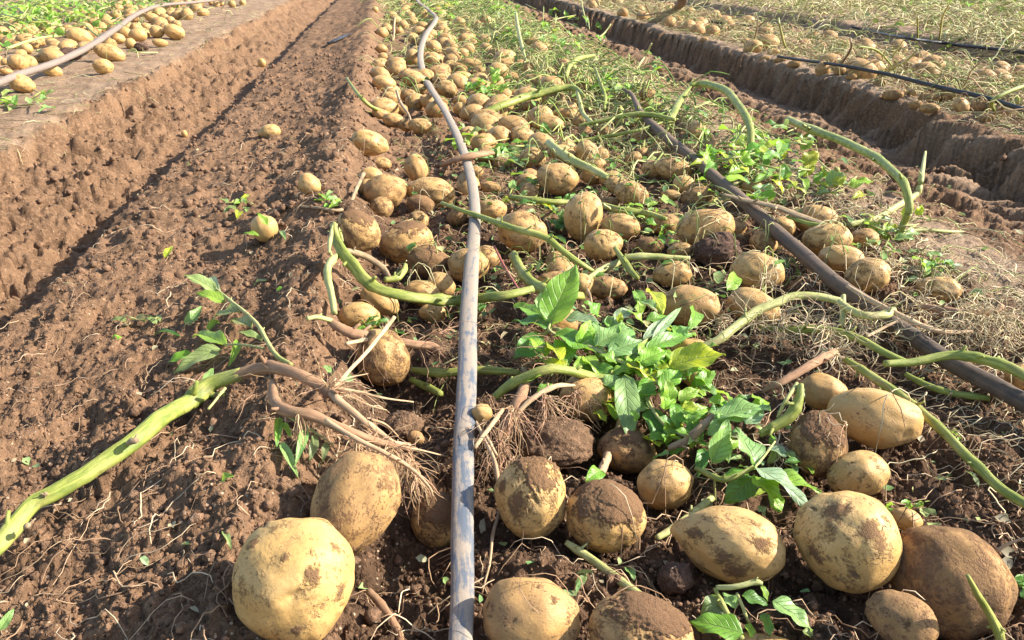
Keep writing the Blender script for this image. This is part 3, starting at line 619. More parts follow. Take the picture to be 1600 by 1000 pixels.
# more of the same, farther up the rows
def scatter(n, xr, yr, lab, grp, warm, brown, seed, smin=.026, smax=.044):
    r = np.random.default_rng(seed); k = 0; tries = 0
    while k < n and tries < 4000:
        tries += 1
        y = math.exp(r.uniform(math.log(yr[0]), math.log(yr[1]))); x = np.clip(r.normal((xr[0] + xr[1]) / 2, (xr[1] - xr[0]) / 3.6), *xr); s = r.uniform(smin, smax) * .9
        if any((x - q[0][0]) ** 2 + (y - q[0][1]) ** 2 < (s * .9 + q[1] * .9) ** 2 for q in PLACED): continue
        z = float(H0(x, y)) + s * .45; an = r.uniform(0, math.pi); ti = r.uniform(-.35, .35)
        m = np.array((Matrix.Rotation(an, 3, 'Z') @ Matrix.Rotation(ti, 3, 'Y')))
        put_potato((x, y, z), m, (s * r.uniform(1.05, 1.35), s, s * r.uniform(.8, .95)), (POOL_MID if y < 4 else POOL_FAR)[k % 8], lab, r.uniform(.2, .5), np.clip(r.normal(brown, .18), 0, 1), np.clip(r.normal(warm, .2), 0, 1), grp); k += 1
scatter(34, (-.04, .9), (1.25, 2.6), None, 'potatoes in the middle heap', .45, .5, 52, .022, .036)
scatter(10, (-2.4, -1.6), (4.4, 9.5), None, 'potatoes heaped on the left bed', .1, .2, 54)
def heap_mass(n, xr, yr, seed, label, brown, dens):
    """the many small far potatoes beyond the three hundred: one mesh"""
    r = np.random.default_rng(seed); Vs, Fs, k, tries = [], [], 0, 0; V0, F0 = ICO[2]; done = []
    while k < n and tries < 9000:
        tries += 1; y = math.exp(r.uniform(math.log(yr[0]), math.log(yr[1]))); x = r.uniform(*xr); s = r.uniform(.034, .052)
        if r.uniform() > dens(x, y) or any((x - q[0][0]) ** 2 + (y - q[0][1]) ** 2 < (s * .8 + q[1] * .8) ** 2 for q in PLACED) or any((x - q[0]) ** 2 + (y - q[1]) ** 2 < (1.5 * s) ** 2 for q in done): continue
        rad = 1 + .09 * n3(V0 * 1.3 + k, 3) + .05 * n3(V0 * 2.4 + k, 4); M = np.array(Matrix.Rotation(r.uniform(0, 6.28), 3, 'Z') @ Matrix.Rotation(r.uniform(-.4, .4), 3, 'Y'))
        D = (V0 * rad[:, None] * np.array([s * r.uniform(1.05, 1.4), s, s * .9])) @ M.T + np.array([x, y, float(H0(x, y)) + s * .5]); Fs.append(F0 + len(V0) * k); Vs.append(D); done.append((x, y)); k += 1
    me = npmesh('potato_mass', np.vstack(Vs) * 22, np.vstack(Fs)); fattr(me, 'cap', np.zeros(len(V0) * k)); o = link('potato_mass', me, M_POT); o.scale = (1 / 22,) * 3; o.color = (.4, brown, .45, 1); tag(o, label, kind='stuff')
heap_mass(100, (-.08, .85), (2.3, 12), 61, 'many small potatoes far up the middle row', .3, lambda x, y: math.exp(-((x - .3) / .33) ** 2))
heap_mass(70, (1.8, 2.6), (2.6, 12), 62, 'many small potatoes far along the right bed', .5, lambda x, y: 1)
heap_mass(110, (-2.5, -1.5), (3.7, 9), 63, 'many small potatoes far up the left bed', .15, lambda x, y: 1)

# clods
def clod(cx, cy, wpx, hpx, label, seed, group=None, mat=None):
    P, t = hit(cx, cy); rb = hpx / 2 * t / FPX; P, t = hit(cx, cy, rb * .6)
    V, Fc = ICO[5]; rad = 1 + .22 * n3(V * 1.4 + seed, 3) + .16 * np.abs(n3(V * 3.2 + seed, 4)) + .12 * np.abs(n3(V * 7 + seed, 5)) + .06 * np.abs(n3(V * 16 + seed, 6))
    D = V * rad[:, None]; D -= (D.max(0) + D.min(0)) / 2; D /= (D.max(0) - D.min(0)) / 2
    s = np.array([wpx / 2, wpx / 2 * .85, hpx / 2 * 1.05]) * t / FPX
    me = npmesh('soil_clod', D * s, Fc); o = link('soil_clod', me, mat or M_CLOD, loc=Vector(P)); tag(o, label, 'clod', group); PLACED.append((np.array(P), float(s.max()), np.eye(3), s))
clod(1120, 390, 78, 56, 'dark lump of soil in front of a large potato, above the leaf clump', 3)
clod(632, 668, 66, 50, 'brown soil lump under the tan roots left of the tape', 4, mat=M_PILE)
clod(1055, 905, 60, 52, 'dark soil lump below the pointed potato at the front', 5)
clod(1002, 470, 40, 34, 'dark soil lump behind the leaf clump', 6)
clod(105, 86, 40, 22, 'dark soil lump under the left hose', 7)
clod(221, 74, 22, 16, 'small dark soil lump at the heap end on the left bed', 8)
clod(770, 130, 30, 18, 'brown soil lump in the far heap', 9, mat=M_PILE)
clod(870, 690, 130, 70, 'crumbly soil pile below the root tangle right of the tape', 10, mat=M_PILE)
clod(545, 330, 46, 36, 'soil lump on the left edge of the heap by the dark twig', 12, mat=M_PILE)

DENTS.extend(q for q in PLACED if -.1 < q[0][0] < 1.1)
# ------------------------------------------------------------------ the ground: one sheet, finest near the eye, running out to the horizon
def build_ground():
    yy = np.concatenate([np.linspace(-2.0, 0.26, 14), 0.28 * np.exp(np.linspace(0, math.log(14 / .28), 860)), 14 * np.exp(np.linspace(0, math.log(40), 40))[1:]])
    uu = np.concatenate([-np.geomspace(30, .66, 34), np.linspace(-.65, .95, 900), np.geomspace(.96, 30, 34)])
    wy = 0.30 + np.sqrt(yy * yy + .01)
    X = uu[None, :] * wy[:, None]; Y = np.repeat(yy[:, None], len(uu), 1)
    # sheer faces need rows of their own: nothing to do for X, the fan is fine enough
    x, y = X.ravel(), Y.ravel()
    z = H1(x, y)
    # crumbly overhang: nudge sideways
    jit = 0.0035 * (0.25 + sm(-1.12, -1.0, x)) * (1 - sm(2, 4, y))
    V = np.stack([x + jit * n2(x * 70, y * 70 + z * 40, 61), y + jit * n2(x * 70 + 40, y * 70 + z * 40, 62), z], 1)
    ny, nx = X.shape
    i = np.arange(ny * nx).reshape(ny, nx)
    Fc = np.stack([i[:-1, :-1], i[:-1, 1:], i[1:, 1:], i[1:, :-1]], -1).reshape(-1, 4)
    me = npmesh('soil_ground', V, Fc)
    dry = (1 - sm(-1.12, -1.0, x)) * .6 + sm(.84, 1.0, x) * (1 - sm(1.05, 1.2, x)) * .75 + sm(1.66, 1.76, x) * (1 - sm(2.5, 2.65, x)) * .9 + sm(3.0, 3.1, x) * .8
    dry = dry + .16 * sm(-1.02, -.95, x) * (1 - sm(-.76, -.68, x)) + .10 * sm(-.5, -.2, x) * (1 - sm(-.12, -.05, x)) + .5 * sm(1.2, 1.4, x) * (1 - sm(1.6, 1.7, x))  # last term just makes the right furrow and its bank paler and greyer
    dry = dry + .30 * sm(2.6, 5, y) * sm(-.2, 0, x) * (1 - sm(.9, 1, x))
    damp = sm(-.14, -.04, x) * (1 - sm(.5, .85, x)) * (1 - sm(1.3, 2.2, y)) * .62 + .45 * np.clip(n2(x * 5, y * 4, 95) - .05, 0, 1) * sm(-1, -.9, x) * (1 - sm(.8, .9, x))
    dry = dry - damp
    fattr(me, 'dry', dry)
    o = link('soil_ground', me, M_SOIL); tag(o, 'brown potato field soil with furrows and crumbly banks', kind='structure')
build_ground()
# labels for the many: each is told by its size, its tone and the landmark it lies by
MARKS = [(762,140,'the bright green tuft'),(830,150,'the thick arching stalk'),(1010,160,'the far end of the brown hose'),(657,90,'the kink in the tape'),(668,48,'the far bend of the tape'),(698,139,'the spotted yellow potato by the tape'),(603,140,'the clean pair at the heap edge'),(720,121,'the long pale potato'),(634,168,'the bent white root'),(760,186,'the large rough brown potato'),(803,196,'the large yellow potato by the rough brown one'),(795,238,'the wilted bluish greens'),(871,279,'the large potato under the cut stalk'),(885,40,'the far green clump'),(945,140,'the upright green stalk'),(575,150,'the stalk at the far heap edge'),(780,15,'the far wilted greens'),(925,175,'the drooping pale stalk end'),(856,193,'the potato with a curled vine'),(1180,245,'the sunlit leafy clump'),(1100,355,'the large potato behind the clod'),(911,338,'the upright egg-shaped potato'),(602,300,'the brown tilted potato'),(1183,425,'the potato with looped fibres'),(812,60,'the upright withered stalk'),(655,2,'the far tip of the tape'),
 (161,104,'the lone yellow potato'),(171,82,'the long potato behind the lone one'),(125,58,'the largest clean potato'),(272,50,'the creased potato'),(82,111,'the clean potato below the hose'),(35,131,'the near end of the pale hose'),(200,35,'the bend of the pale hose'),(300,4,'the far stretch of the pale hose'),(50,20,'the lush weeds'),(145,22,'the second weed patch'),(292,22,'the single potato above the heap'),
 (1477,150,'the largest dusty potato by the black line'),(1208,81,'the start of the black line'),(1320,90,'the dark bent stalk'),(1378,112,'the fan of pale stalks'),(1556,176,'the grey-green stalk'),(1180,60,'the dark forked stalk'),(1062,8,'the pale grey scrap'),(1120,36,'the short stretch of black line')]
def pix(P):
    d = np.array(P) - EYE; k = d @ Fv; return 800 + FPX * (d @ Rv) / k, 500 - FPX * (d @ Uv) / k, k
book = {}
for (o, P, s, br) in AUTO:
    x, y, k = pix(P); px = 2 * s * FPX / k
    m = min(MARKS, key=lambda q: (x - q[0]) ** 2 + (2 * (y - q[1])) ** 2); dx, dy = x - m[0], 2 * (y - m[1])
    side = ('right of' if dx > 0 else 'left of') if abs(dx) > abs(dy) else ('in front of' if dy > 0 else 'behind')
    words = ('tiny' if px < 17 else 'small' if px < 28 else 'medium' if px < 40 else 'big', 'clean yellow' if br < .25 else 'tan' if br < .5 else 'dusty brown')
    book.setdefault((side, m[2], words), []).append((dx * dx + dy * dy, o))
ORD = ['', 'second ', 'third ', 'fourth ', 'fifth ', 'sixth ', 'seventh ', 'eighth ', 'ninth ', 'tenth ', 'eleventh ', 'twelfth ']
for (side, mk, (sz, tone)), L in book.items():
    L.sort(key=lambda q: q[0])
    for k, (_, o) in enumerate(L):
        o['label'] = (ORD[k] if len(L) > 1 and k else 'nearest ' if len(L) > 1 else '') + sz + ' ' + tone + ' potato ' + side + ' ' + mk
# ------------------------------------------------------------------ irrigation tape, hose and lines
def pipe(name, pts, rpx, mat, label, cat, flat=.8, sides=16, rough=.03, parts=()):
    me, o, P, R = stalk_mesh(name, pts, rpx, sides, 0, rough, 8, 0, flat)
    ob = link(name, me, mat, loc=o); tag(ob, label, cat); return ob, P, R
pipe('drip_tape', [(724, 1300, 3), (722, 1060, 3), (720, 1000, 3.2), (722, 900, 3.5), (723, 800, 3.8), (725, 700, 4.5), (729, 600, 5.2), (732, 500, 5.2), (737, 420, 5.5), (742, 345, 6.0), (740, 300, 5.4), (730, 255, 5.0), (715, 215, 5.0), (699, 180, 5.5), (684, 156, 6.0), (673, 138, 5.0), (664, 124, 2.5), (660, 112, 4.5), (657, 90, 6.0), (660, 68, 6.5), (668, 50, 6.5), (679, 34, 6.5), (681, 26, 6.5), (668, 14, 6.5), (655, 4, 6.5), (648, -6, 6.5)],
     [20, 19.5, 19.3, 18.6, 17.8, 16.6, 15.6, 13.8, 11.8, 9, 8.2, 7.4, 6.6, 6.0, 5.6, 5.4, 5.4, 5.2, 4.8, 4.6, 4.4, 4, 3.6, 3.0, 2.6, 2.4], M_TAPE, 'long grey irrigation tape streaked with dust running up the middle of the heap', 'drip tape', .5)
pipe('irrigation_hose', [(2100, 900, 3), (1680, 672, 3), (1600, 628, 3), (1520, 584, 3), (1440, 537, 2.6), (1370, 485, 2.6), (1300, 436, 3), (1230, 375, 3.4), (1160, 312, 3.6), (1100, 262, 3.8), (1050, 222, 4), (1015, 192, 4.2), (1000, 175, 4.4), (988, 150, 5.5), (975, 140, 4)],
     [19, 16.5, 16, 15.2, 14.3, 13.4, 12.5, 11.4, 10.1, 9, 8.2, 7.4, 5.6, 3.8, 3], M_HOSE, 'dark brown dusty hose slanting across the right of the heap', 'hose', .92, rough=.05)
pipe('garden_hose', [(-420, 330, 5), (-60, 158, 6), (0, 128, 6), (45, 112, 6), (95, 94, 6.5), (140, 72, 7), (180, 45, 7), (215, 22, 7), (250, 9, 7), (300, 4, 7), (335, 0, 7), (380, -6, 7)], [9, 7, 6.6, 6.2, 5.9, 5.5, 4.8, 4, 3, 2.5, 2.3, 2.0], M_LHOSE, 'pale dusty hose curving over the potatoes of the left bed', 'hose', .85)
pipe('irrigation_line', [(1215, 88, 4), (1240, 92, 4), (1310, 102, 4.5), (1376, 114, 4.5), (1430, 127, 5), (1480, 139, 5), (1548, 155, 5), (1600, 172, 4.5), (1660, 192, 4), (2000, 300, 4)], [1.8, 2, 2.4, 2.8, 3.1, 3.4, 3.6, 3.8, 4, 5.5], M_LINE, 'black irrigation line over the potatoes of the right bed, the nearer of two', 'irrigation line', 1)
pipe('irrigation_line', [(1330, 42, 5), (1360, 49, 5), (1420, 60, 6), (1470, 67, 6), (1520, 73, 6), (1600, 82, 5), (1660, 90, 5)], [1.5, 1.8, 2, 2.2, 2.4, 2.5, 2.6], M_LINE, 'black irrigation line over straw at the upper right, the farther of two', 'irrigation line', 1)
pipe('irrigation_line', [(1108, 33, 4), (1125, 36, 4), (1160, 39, 4), (1190, 43, 3)], [1.8, 2, 1.8, 1.2], M_LINE, 'short visible stretch of black line beyond the tyre track', 'irrigation line', 1)
pipe('plastic_strip', [(512, 67, 2), (525, 62, 2.5), (538, 57, 2), (548, 53, 1.5)], [3, 4.4, 4.4, 2], M_LINE, 'short black plastic strip lying on the far left mound', 'plastic strip', .4)
pipe('plastic_scrap', [(1058, 14, 2), (1062, 8, 10), (1066, 2, 16), (1066, -6, 22)], [6, 8, 8, 7], M_LHOSE, 'pale grey crumpled scrap standing at the far edge of the right bed', 'plastic scrap', .4)

# ------------------------------------------------------------------ leaves
def leaf_mesh(B, T, W, nrm, fold=.35, curl=.25, seed=0, nu=8, nv=12):
    """a leaf blade from stalk end B to tip T, W wide, its upper face along nrm; metres"""
    r = np.random.default_rng(seed); B = np.array(B); T = np.array(T); d = T - B; L = np.linalg.norm(d); d /= L
    sx = np.cross(d, nrm); sx /= np.linalg.norm(sx) + 1e-9; up = np.cross(sx, d)
    v, u = np.meshgrid(np.linspace(0, 1, nv), np.linspace(-1, 1, nu + 1), indexing='ij')
    wid = np.sin(np.pi * np.clip(v, 0, 1) ** .72) ** .8 * (1 - .12 * v) * (1 + .10 * n2(v * 5 + seed, u * 0 + seed * .3, 3) * np.abs(u))
    wid = np.where(v > .97, 0.02, np.maximum(wid, .02))
    x = u * wid * W / 2
    ph = r.uniform(0, 6)
    z = fold * np.abs(x) - curl * L * (v - .35) ** 2 + curl * .35 * L * v + W * .10 * np.sin(v * 11 + ph) * np.abs(u) ** 1.5 * np.sign(u + .01) + .05 * W * n2(u * 2.3 + seed, v * 5, 8) + .03 * W * n2(u * 5 + seed, v * 11, 9)
    z = z + r.uniform(-.25, .25) * x * v - .25 * W * r.uniform(.2, 1) * np.clip(np.abs(u) - .6, 0, 1) * v
    Pw = B + (v[..., None] * L) * d + x[..., None] * sx + z[..., None] * up
    V = (Pw - B).reshape(-1, 3); n1 = nu + 1; i = np.arange(nv * n1).reshape(nv, n1)
    Fq = np.stack([i[:-1, :-1], i[:-1, 1:], i[1:, 1:], i[1:, :-1]], -1).reshape(-1, 4)
    me = npmesh('leaf', V, Fq); uvl = me.uv_layers.new(name='UVMap')
    uvp = np.stack([(u + 1) / 2, v], -1).reshape(-1, 2).astype(np.float32)
    li = np.zeros(len(me.loops), np.int32); me.loops.foreach_get('vertex_index', li); uvl.data.foreach_set('uv', uvp[li].ravel())
    me.materials.append(M_LEAF); return me
GRN = {'g': (0.19, 0.40, 0.035), 'd': (0.09, 0.24, 0.035), 'b': (0.29, 0.46, 0.14), 'y': (0.50, 0.52, 0.02), 'l': (0.32, 0.52, 0.05), 's': (0.36, 0.46, 0.25), 'p': (0.34, 0.40, 0.13), 'o': (0.22, 0.26, 0.11), 'r': (0.33, 0.24, 0.11)}
_ln = [0]
def leaf(parent, bx, by, bz, tx, ty, tz, wpx, hue='g', tilt=(0, 0), fold=.35, curl=.2, label=None, name='leaf'):
    _ln[0] += 1; k = _ln[0]; r = np.random.default_rng(k + 900)
    B, t = hit(bx, by, bz * .01); T, t2 = hit(tx, ty, tz * .01)
    if np.linalg.norm(T - B) > 2.5 * math.hypot(tx - bx, ty - by) * t / FPX: T = EYE + ray(tx, ty) * t
    nrm = np.array([0, 0, 1.0]) - Fv * .55 + Rv * (.5 + tilt[0] + r.normal() * .2) + Uv * tilt[1] + r.normal(size=3) * .12
    me = leaf_mesh(B, T, wpx * t / FPX, nrm, fold, curl, k)
    o = link(name, me, M_LEAF, parent, Vector(B)); c = np.array(GRN[hue]) * r.uniform(.85, 1.18) * (1 + r.normal(size=3) * .05)
    o.color = (*np.clip(c, 0, 1), 1)
    if label and parent: o['label'] = label
    return o
def seg(parent, name, pts, rpx, mat, label=None, **kw):
    me, o, P, R = stalk_mesh(name, pts, rpx, **kw); ob = link(name, me, mat, parent, o)
    if label: ob['label'] = label
    return ob, P, R
def plant(name, at, label, cat, group=None):
    P, _ = hit(*at); e = empty(name, Vector(P)); tag(e, label, cat, group); return e
def one(name, pts, rpx, mat, label, cat, group=None, **kw):
    me, o, P, R = stalk_mesh(name, pts, rpx, **kw); ob = link(name, me, mat, loc=o); tag(ob, label, cat, group); return ob, P, R
def rootlets(parent, specs, col=(0.45, 0.28, 0.15), name='rootlets'):
    PP, RR, CC = [], [], []
    for k, (org, dirn, n, L, sp, dr, wg, rad) in enumerate(specs):
        P, R = fan(org, dirn, n, L, sp, dr, wg, rad, 77 + k + int(1000 * abs(org[0]))); PP.append(P); RR.append(R)
        rr = np.random.default_rng(k + 5); CC.append(np.clip(np.array(col) * rr.uniform(.6, 1.35, (n, 1)) * (1 + rr.normal(size=(n, 3)) * .05), 0, 1))
    me = strand_mesh(name, np.concatenate(PP), np.concatenate(RR), np.concatenate(CC), 4, parent.location if parent else None)
    o = bpy.data.objects.new(name, me); C.objects.link(o); me.materials.append(M_FIB); o['kind'] = 'stuff'
    if parent: o.parent = parent
    return o
W3 = lambda px, py, cm: hit(px, py, cm * .01)[0]

# the thick stem on the left mound, its forked brown root and pale rootlets
t = plant('potato_stalk', (205, 690), 'thick green potato stem with a brown forked root lying over the left mound', 'potato stalk')
seg(t, 'stalk', [(-40, 882, 2.5), (0, 848, 2.5), (45, 800, 2.6), (82, 774, 2.6), (130, 738, 2.8), (205, 690, 2.8), (270, 640, 2.6), (325, 604, 2.6), (374, 584, 2.8)], [17, 17, 16, 17, 17, 18, 17, 16, 13], M_GREEN, sides=14, ridge=.14, knobs=4)
seg(t, 'root', [(366, 586, 2.8), (400, 578, 3.0), (435, 578, 3.4), (475, 588, 4.5), (512, 608, 5.5), (524, 618, 6.0)], [13, 12.5, 12.5, 12, 12, 10], M_ROOT, rough=.12)
seg(t, 'root', [(428, 598, 2.4), (430, 625, 2.8), (455, 643, 3.5), (500, 656, 5.0), (545, 675, 6.0), (590, 690, 6.2), (640, 702, 6.0)], [9, 11, 12, 11, 9, 7, 5], M_ROOT, rough=.12)
seg(t, 'root', [(518, 612, 6), (535, 630, 6.4), (565, 655, 6.6), (590, 672, 6.5), (615, 690, 6.4), (640, 695, 6)], [8, 8, 7, 6, 4.5, 3], M_TAN, rough=.10)
seg(t, 'root', [(508, 655, 6), (555, 685, 7), (605, 710, 7.5), (640, 730, 7), (670, 760, 5.5), (676, 775, 4.5)], [4.5, 4.5, 4.5, 4, 3, 2], M_TAN)
seg(t, 'root', [(522, 608, 6), (545, 580, 7), (575, 548, 8.5), (600, 515, 9.5), (617, 494, 10.5)], [5, 4, 4, 4.2, 4], M_TAN, 'straight pale root pointing up to the right')
seg(t, 'root', [(525, 606, 6), (560, 612, 6.5), (600, 622, 6.5), (646, 628, 6)], [3, 2.5, 2, 1.6], M_TAN)
seg(t, 'root', [(528, 612, 6), (555, 624, 6), (580, 634, 5.5), (604, 641, 5)], [2.5, 2, 1.5, 1.2], M_TAN)
seg(t, 'root', [(520, 604, 6), (540, 592, 7), (575, 584, 7)], [2.5, 1.8, 1], M_TAN)
seg(t, 'root', [(580, 654, 6.4), (605, 665, 6), (622, 682, 5)], [3, 2, 1.5], M_TAN)
seg(t, 'root', [(560, 745, 4), (605, 700, 6), (640, 700, 6), (700, 714, 3)], [1.6, 2, 2, 1.6], M_TAN)
sp = []
for (x, y, z, dx, dy, dz, n, L) in [(520, 610, 6, .8, -.1, .0, 26, .05), (515, 605, 6, .1, -.2, .9, 14, .05), (560, 660, 6, .5, -.3, -.6, 26, .06), (610, 695, 6, .5, -.3, -.7, 50, .07), (640, 720, 6, .3, -.4, -.8, 40, .06), (600, 690, 6, .3, -.8, -.3, 34, .07), (470, 650, 4, .1, -.5, -.5, 18, .07), (560, 690, 6, .2, -.6, -.6, 20, .06), (430, 600, 2, -.2, -.7, -.2, 14, .08), (650, 745, 5, .2, -.5, -.7, 24, .05)]:
    sp.append((W3(x, y, z), (dx, dy, dz), n, L, .45, .10, .22, .00055))
rootlets(t, sp)
seg(t, 'leaf_scar', [(202, 692, 3.4), (208, 690, 3.9), (213, 687, 4.1)], [6, 7, 5], M_DRY, n=3)
seg(t, 'leaf_scar', [(40, 826, 3.0), (43, 822, 3.4), (46, 818, 3.5)], [5, 6, 4], M_DRY, n=3)
seg(t, 'leaf_scar', [(68, 776, 3.2), (74, 770, 3.5)], [5, 4], M_DRY, n=3)
seg(t, 'side_shoot', [(325, 640, 2), (340, 622, 2.4), (352, 606, 2.8)], [2.5, 2.5, 3], M_PALE)
leaf(t, 330, 595, 2.5, 302, 618, 1.2, 18, 'p'); leaf(t, 318, 602, 2.4, 334, 574, 2.2, 14, 'b')

t = plant('potato_shoot', (440, 560), 'limp light green leafy shoot lying on the mound above the thick stem', 'potato shoot')
seg(t, 'stalk', [(456, 570, 1.6), (432, 555, 1.8), (415, 530, 2.2), (398, 503, 2.4), (372, 478, 2.6), (345, 458, 2.6), (322, 440, 2.4)], [5.5, 5, 4.5, 4, 3.5, 3, 2], M_PALE)
seg(t, 'leaf_stalk', [(412, 544, 2), (380, 539, 2.2), (350, 538, 2.4)], [2.6, 2.2, 1.8], M_PALE)
for a in [(338, 455, 2.6, 288, 428, 1.8, 24, 'p'), (352, 472, 2.4, 306, 456, 1.2, 22, 'l'), (372, 486, 2.4, 332, 498, 1.2, 26, 'p'), (340, 500, 1.4, 322, 520, .8, 16, 'l'), (392, 510, 2, 360, 500, 1.2, 22, 'p'), (410, 530, 1.8, 372, 518, 1.4, 14, 'p'), (352, 537, 2.4, 300, 524, 1.6, 32, 'l'), (345, 544, 2.2, 270, 582, 1.2, 30, 'p'), (300, 552, 1.6, 262, 566, 1.2, 18, 'g'), (372, 530, 2, 358, 572, .8, 14, 'l'), (330, 430, 2.4, 345, 462, 1.2, 12, 's')]:
    leaf(t, *a, fold=.5, curl=.3)
t = plant('potato_shoot', (455, 700), 'small drooping shoot with shrivelled leaves hanging beside the left mound edge', 'potato shoot')
seg(t, 'stalk', [(432, 640, 2), (470, 662, 3), (500, 680, 3.4), (520, 695, 3)], [2.6, 2.4, 2, 1.4], M_PALE)
for a in [(436, 650, 2, 432, 700, 0.6, 14, 'g'), (438, 690, 1.0, 466, 746, .3, 15, 'b'), (478, 668, 3, 462, 725, 1, 16, 'b'), (492, 678, 3, 484, 722, 1.2, 15, 'o'), (510, 690, 3, 504, 722, 1.2, 12, 'o'), (440, 660, 2, 456, 686, 1, 12, 'l')]: leaf(t, *a, fold=.6, curl=.4)

# the broken stem on the left of the tape
t = plant('potato_stalk', (600, 440), 'thick broken green stem with a frayed end crossing under the grey tape', 'potato stalk')
seg(t, 'stalk', [(522, 352, 7), (528, 378, 6.8), (543, 408, 6.6), (562, 432, 6.4), (590, 452, 6.2), (635, 464, 6), (690, 470, 4.6), (740, 468, 3.6), (790, 462, 5), (832, 452, 5)], [7, 9.5, 11, 11.5, 11, 10.5, 10, 10, 9, 7], M_GREEN, sides=14, ridge=.18, rough=.1, knobs=4)
seg(t, 'stalk', [(540, 392, 6.6), (570, 402, 6.6), (598, 420, 6.0), (610, 434, 5.4)], [6, 6.5, 6, 4], M_DRY)
seg(t, 'stalk', [(600, 438, 5.4), (620, 436, 5.6), (632, 424, 6), (634, 414, 6.4)], [6, 6.5, 6, 4.5], M_GREEN)
for a in [(520, 352, 514, 395, 5), (526, 350, 522, 372, 4), (530, 356, 536, 378, 4)]:
    seg(t, 'frayed_end', [(a[0], a[1], 7.4), ((a[0] + a[2]) / 2 - 1, (a[1] + a[3]) / 2, 7.2), (a[2], a[3], 6.6)], [1.5, a[4], 2], M_PALE)
t = plant('potato_stalk', (522, 470), 'pale bent stem rising from the horizontal brown root, left edge of the heap', 'potato stalk')
seg(t, 'stalk', [(528, 398, 5.5), (514, 412, 5), (511, 432, 4.6), (519, 458, 4.2), (522, 490, 3.6)], [6, 7.5, 8, 7, 6.5], M_PALE)
seg(t, 'stalk', [(480, 498, 3), (500, 497, 3.4), (518, 502, 3.6)], [4.5, 5, 5], M_PALE)
seg(t, 'root', [(518, 500, 3.6), (535, 514, 4.2), (565, 524, 5.4), (600, 530, 6), (640, 536, 6), (675, 542, 4.6), (700, 556, 3.6)], [8, 10, 11, 10, 9, 9, 7], M_ROOT, rough=.12)
seg(t, 'root', [(540, 538, 5), (570, 532, 5.6), (600, 528, 6)], [4, 4, 3], M_TAN)
sp = [(W3(x, y, 5), d, n, .08, .5, .08, .22, .0005) for (x, y, d, n) in [(600, 535, (.6, -.4, -.5), 26), (650, 540, (.7, -.2, .1), 30), (690, 545, (.5, -.5, -.2), 30), (570, 530, (0, -.7, -.4), 16), (690, 520, (.8, .2, .2), 20)]]
rootlets(t, sp, (0.36, 0.21, 0.12))

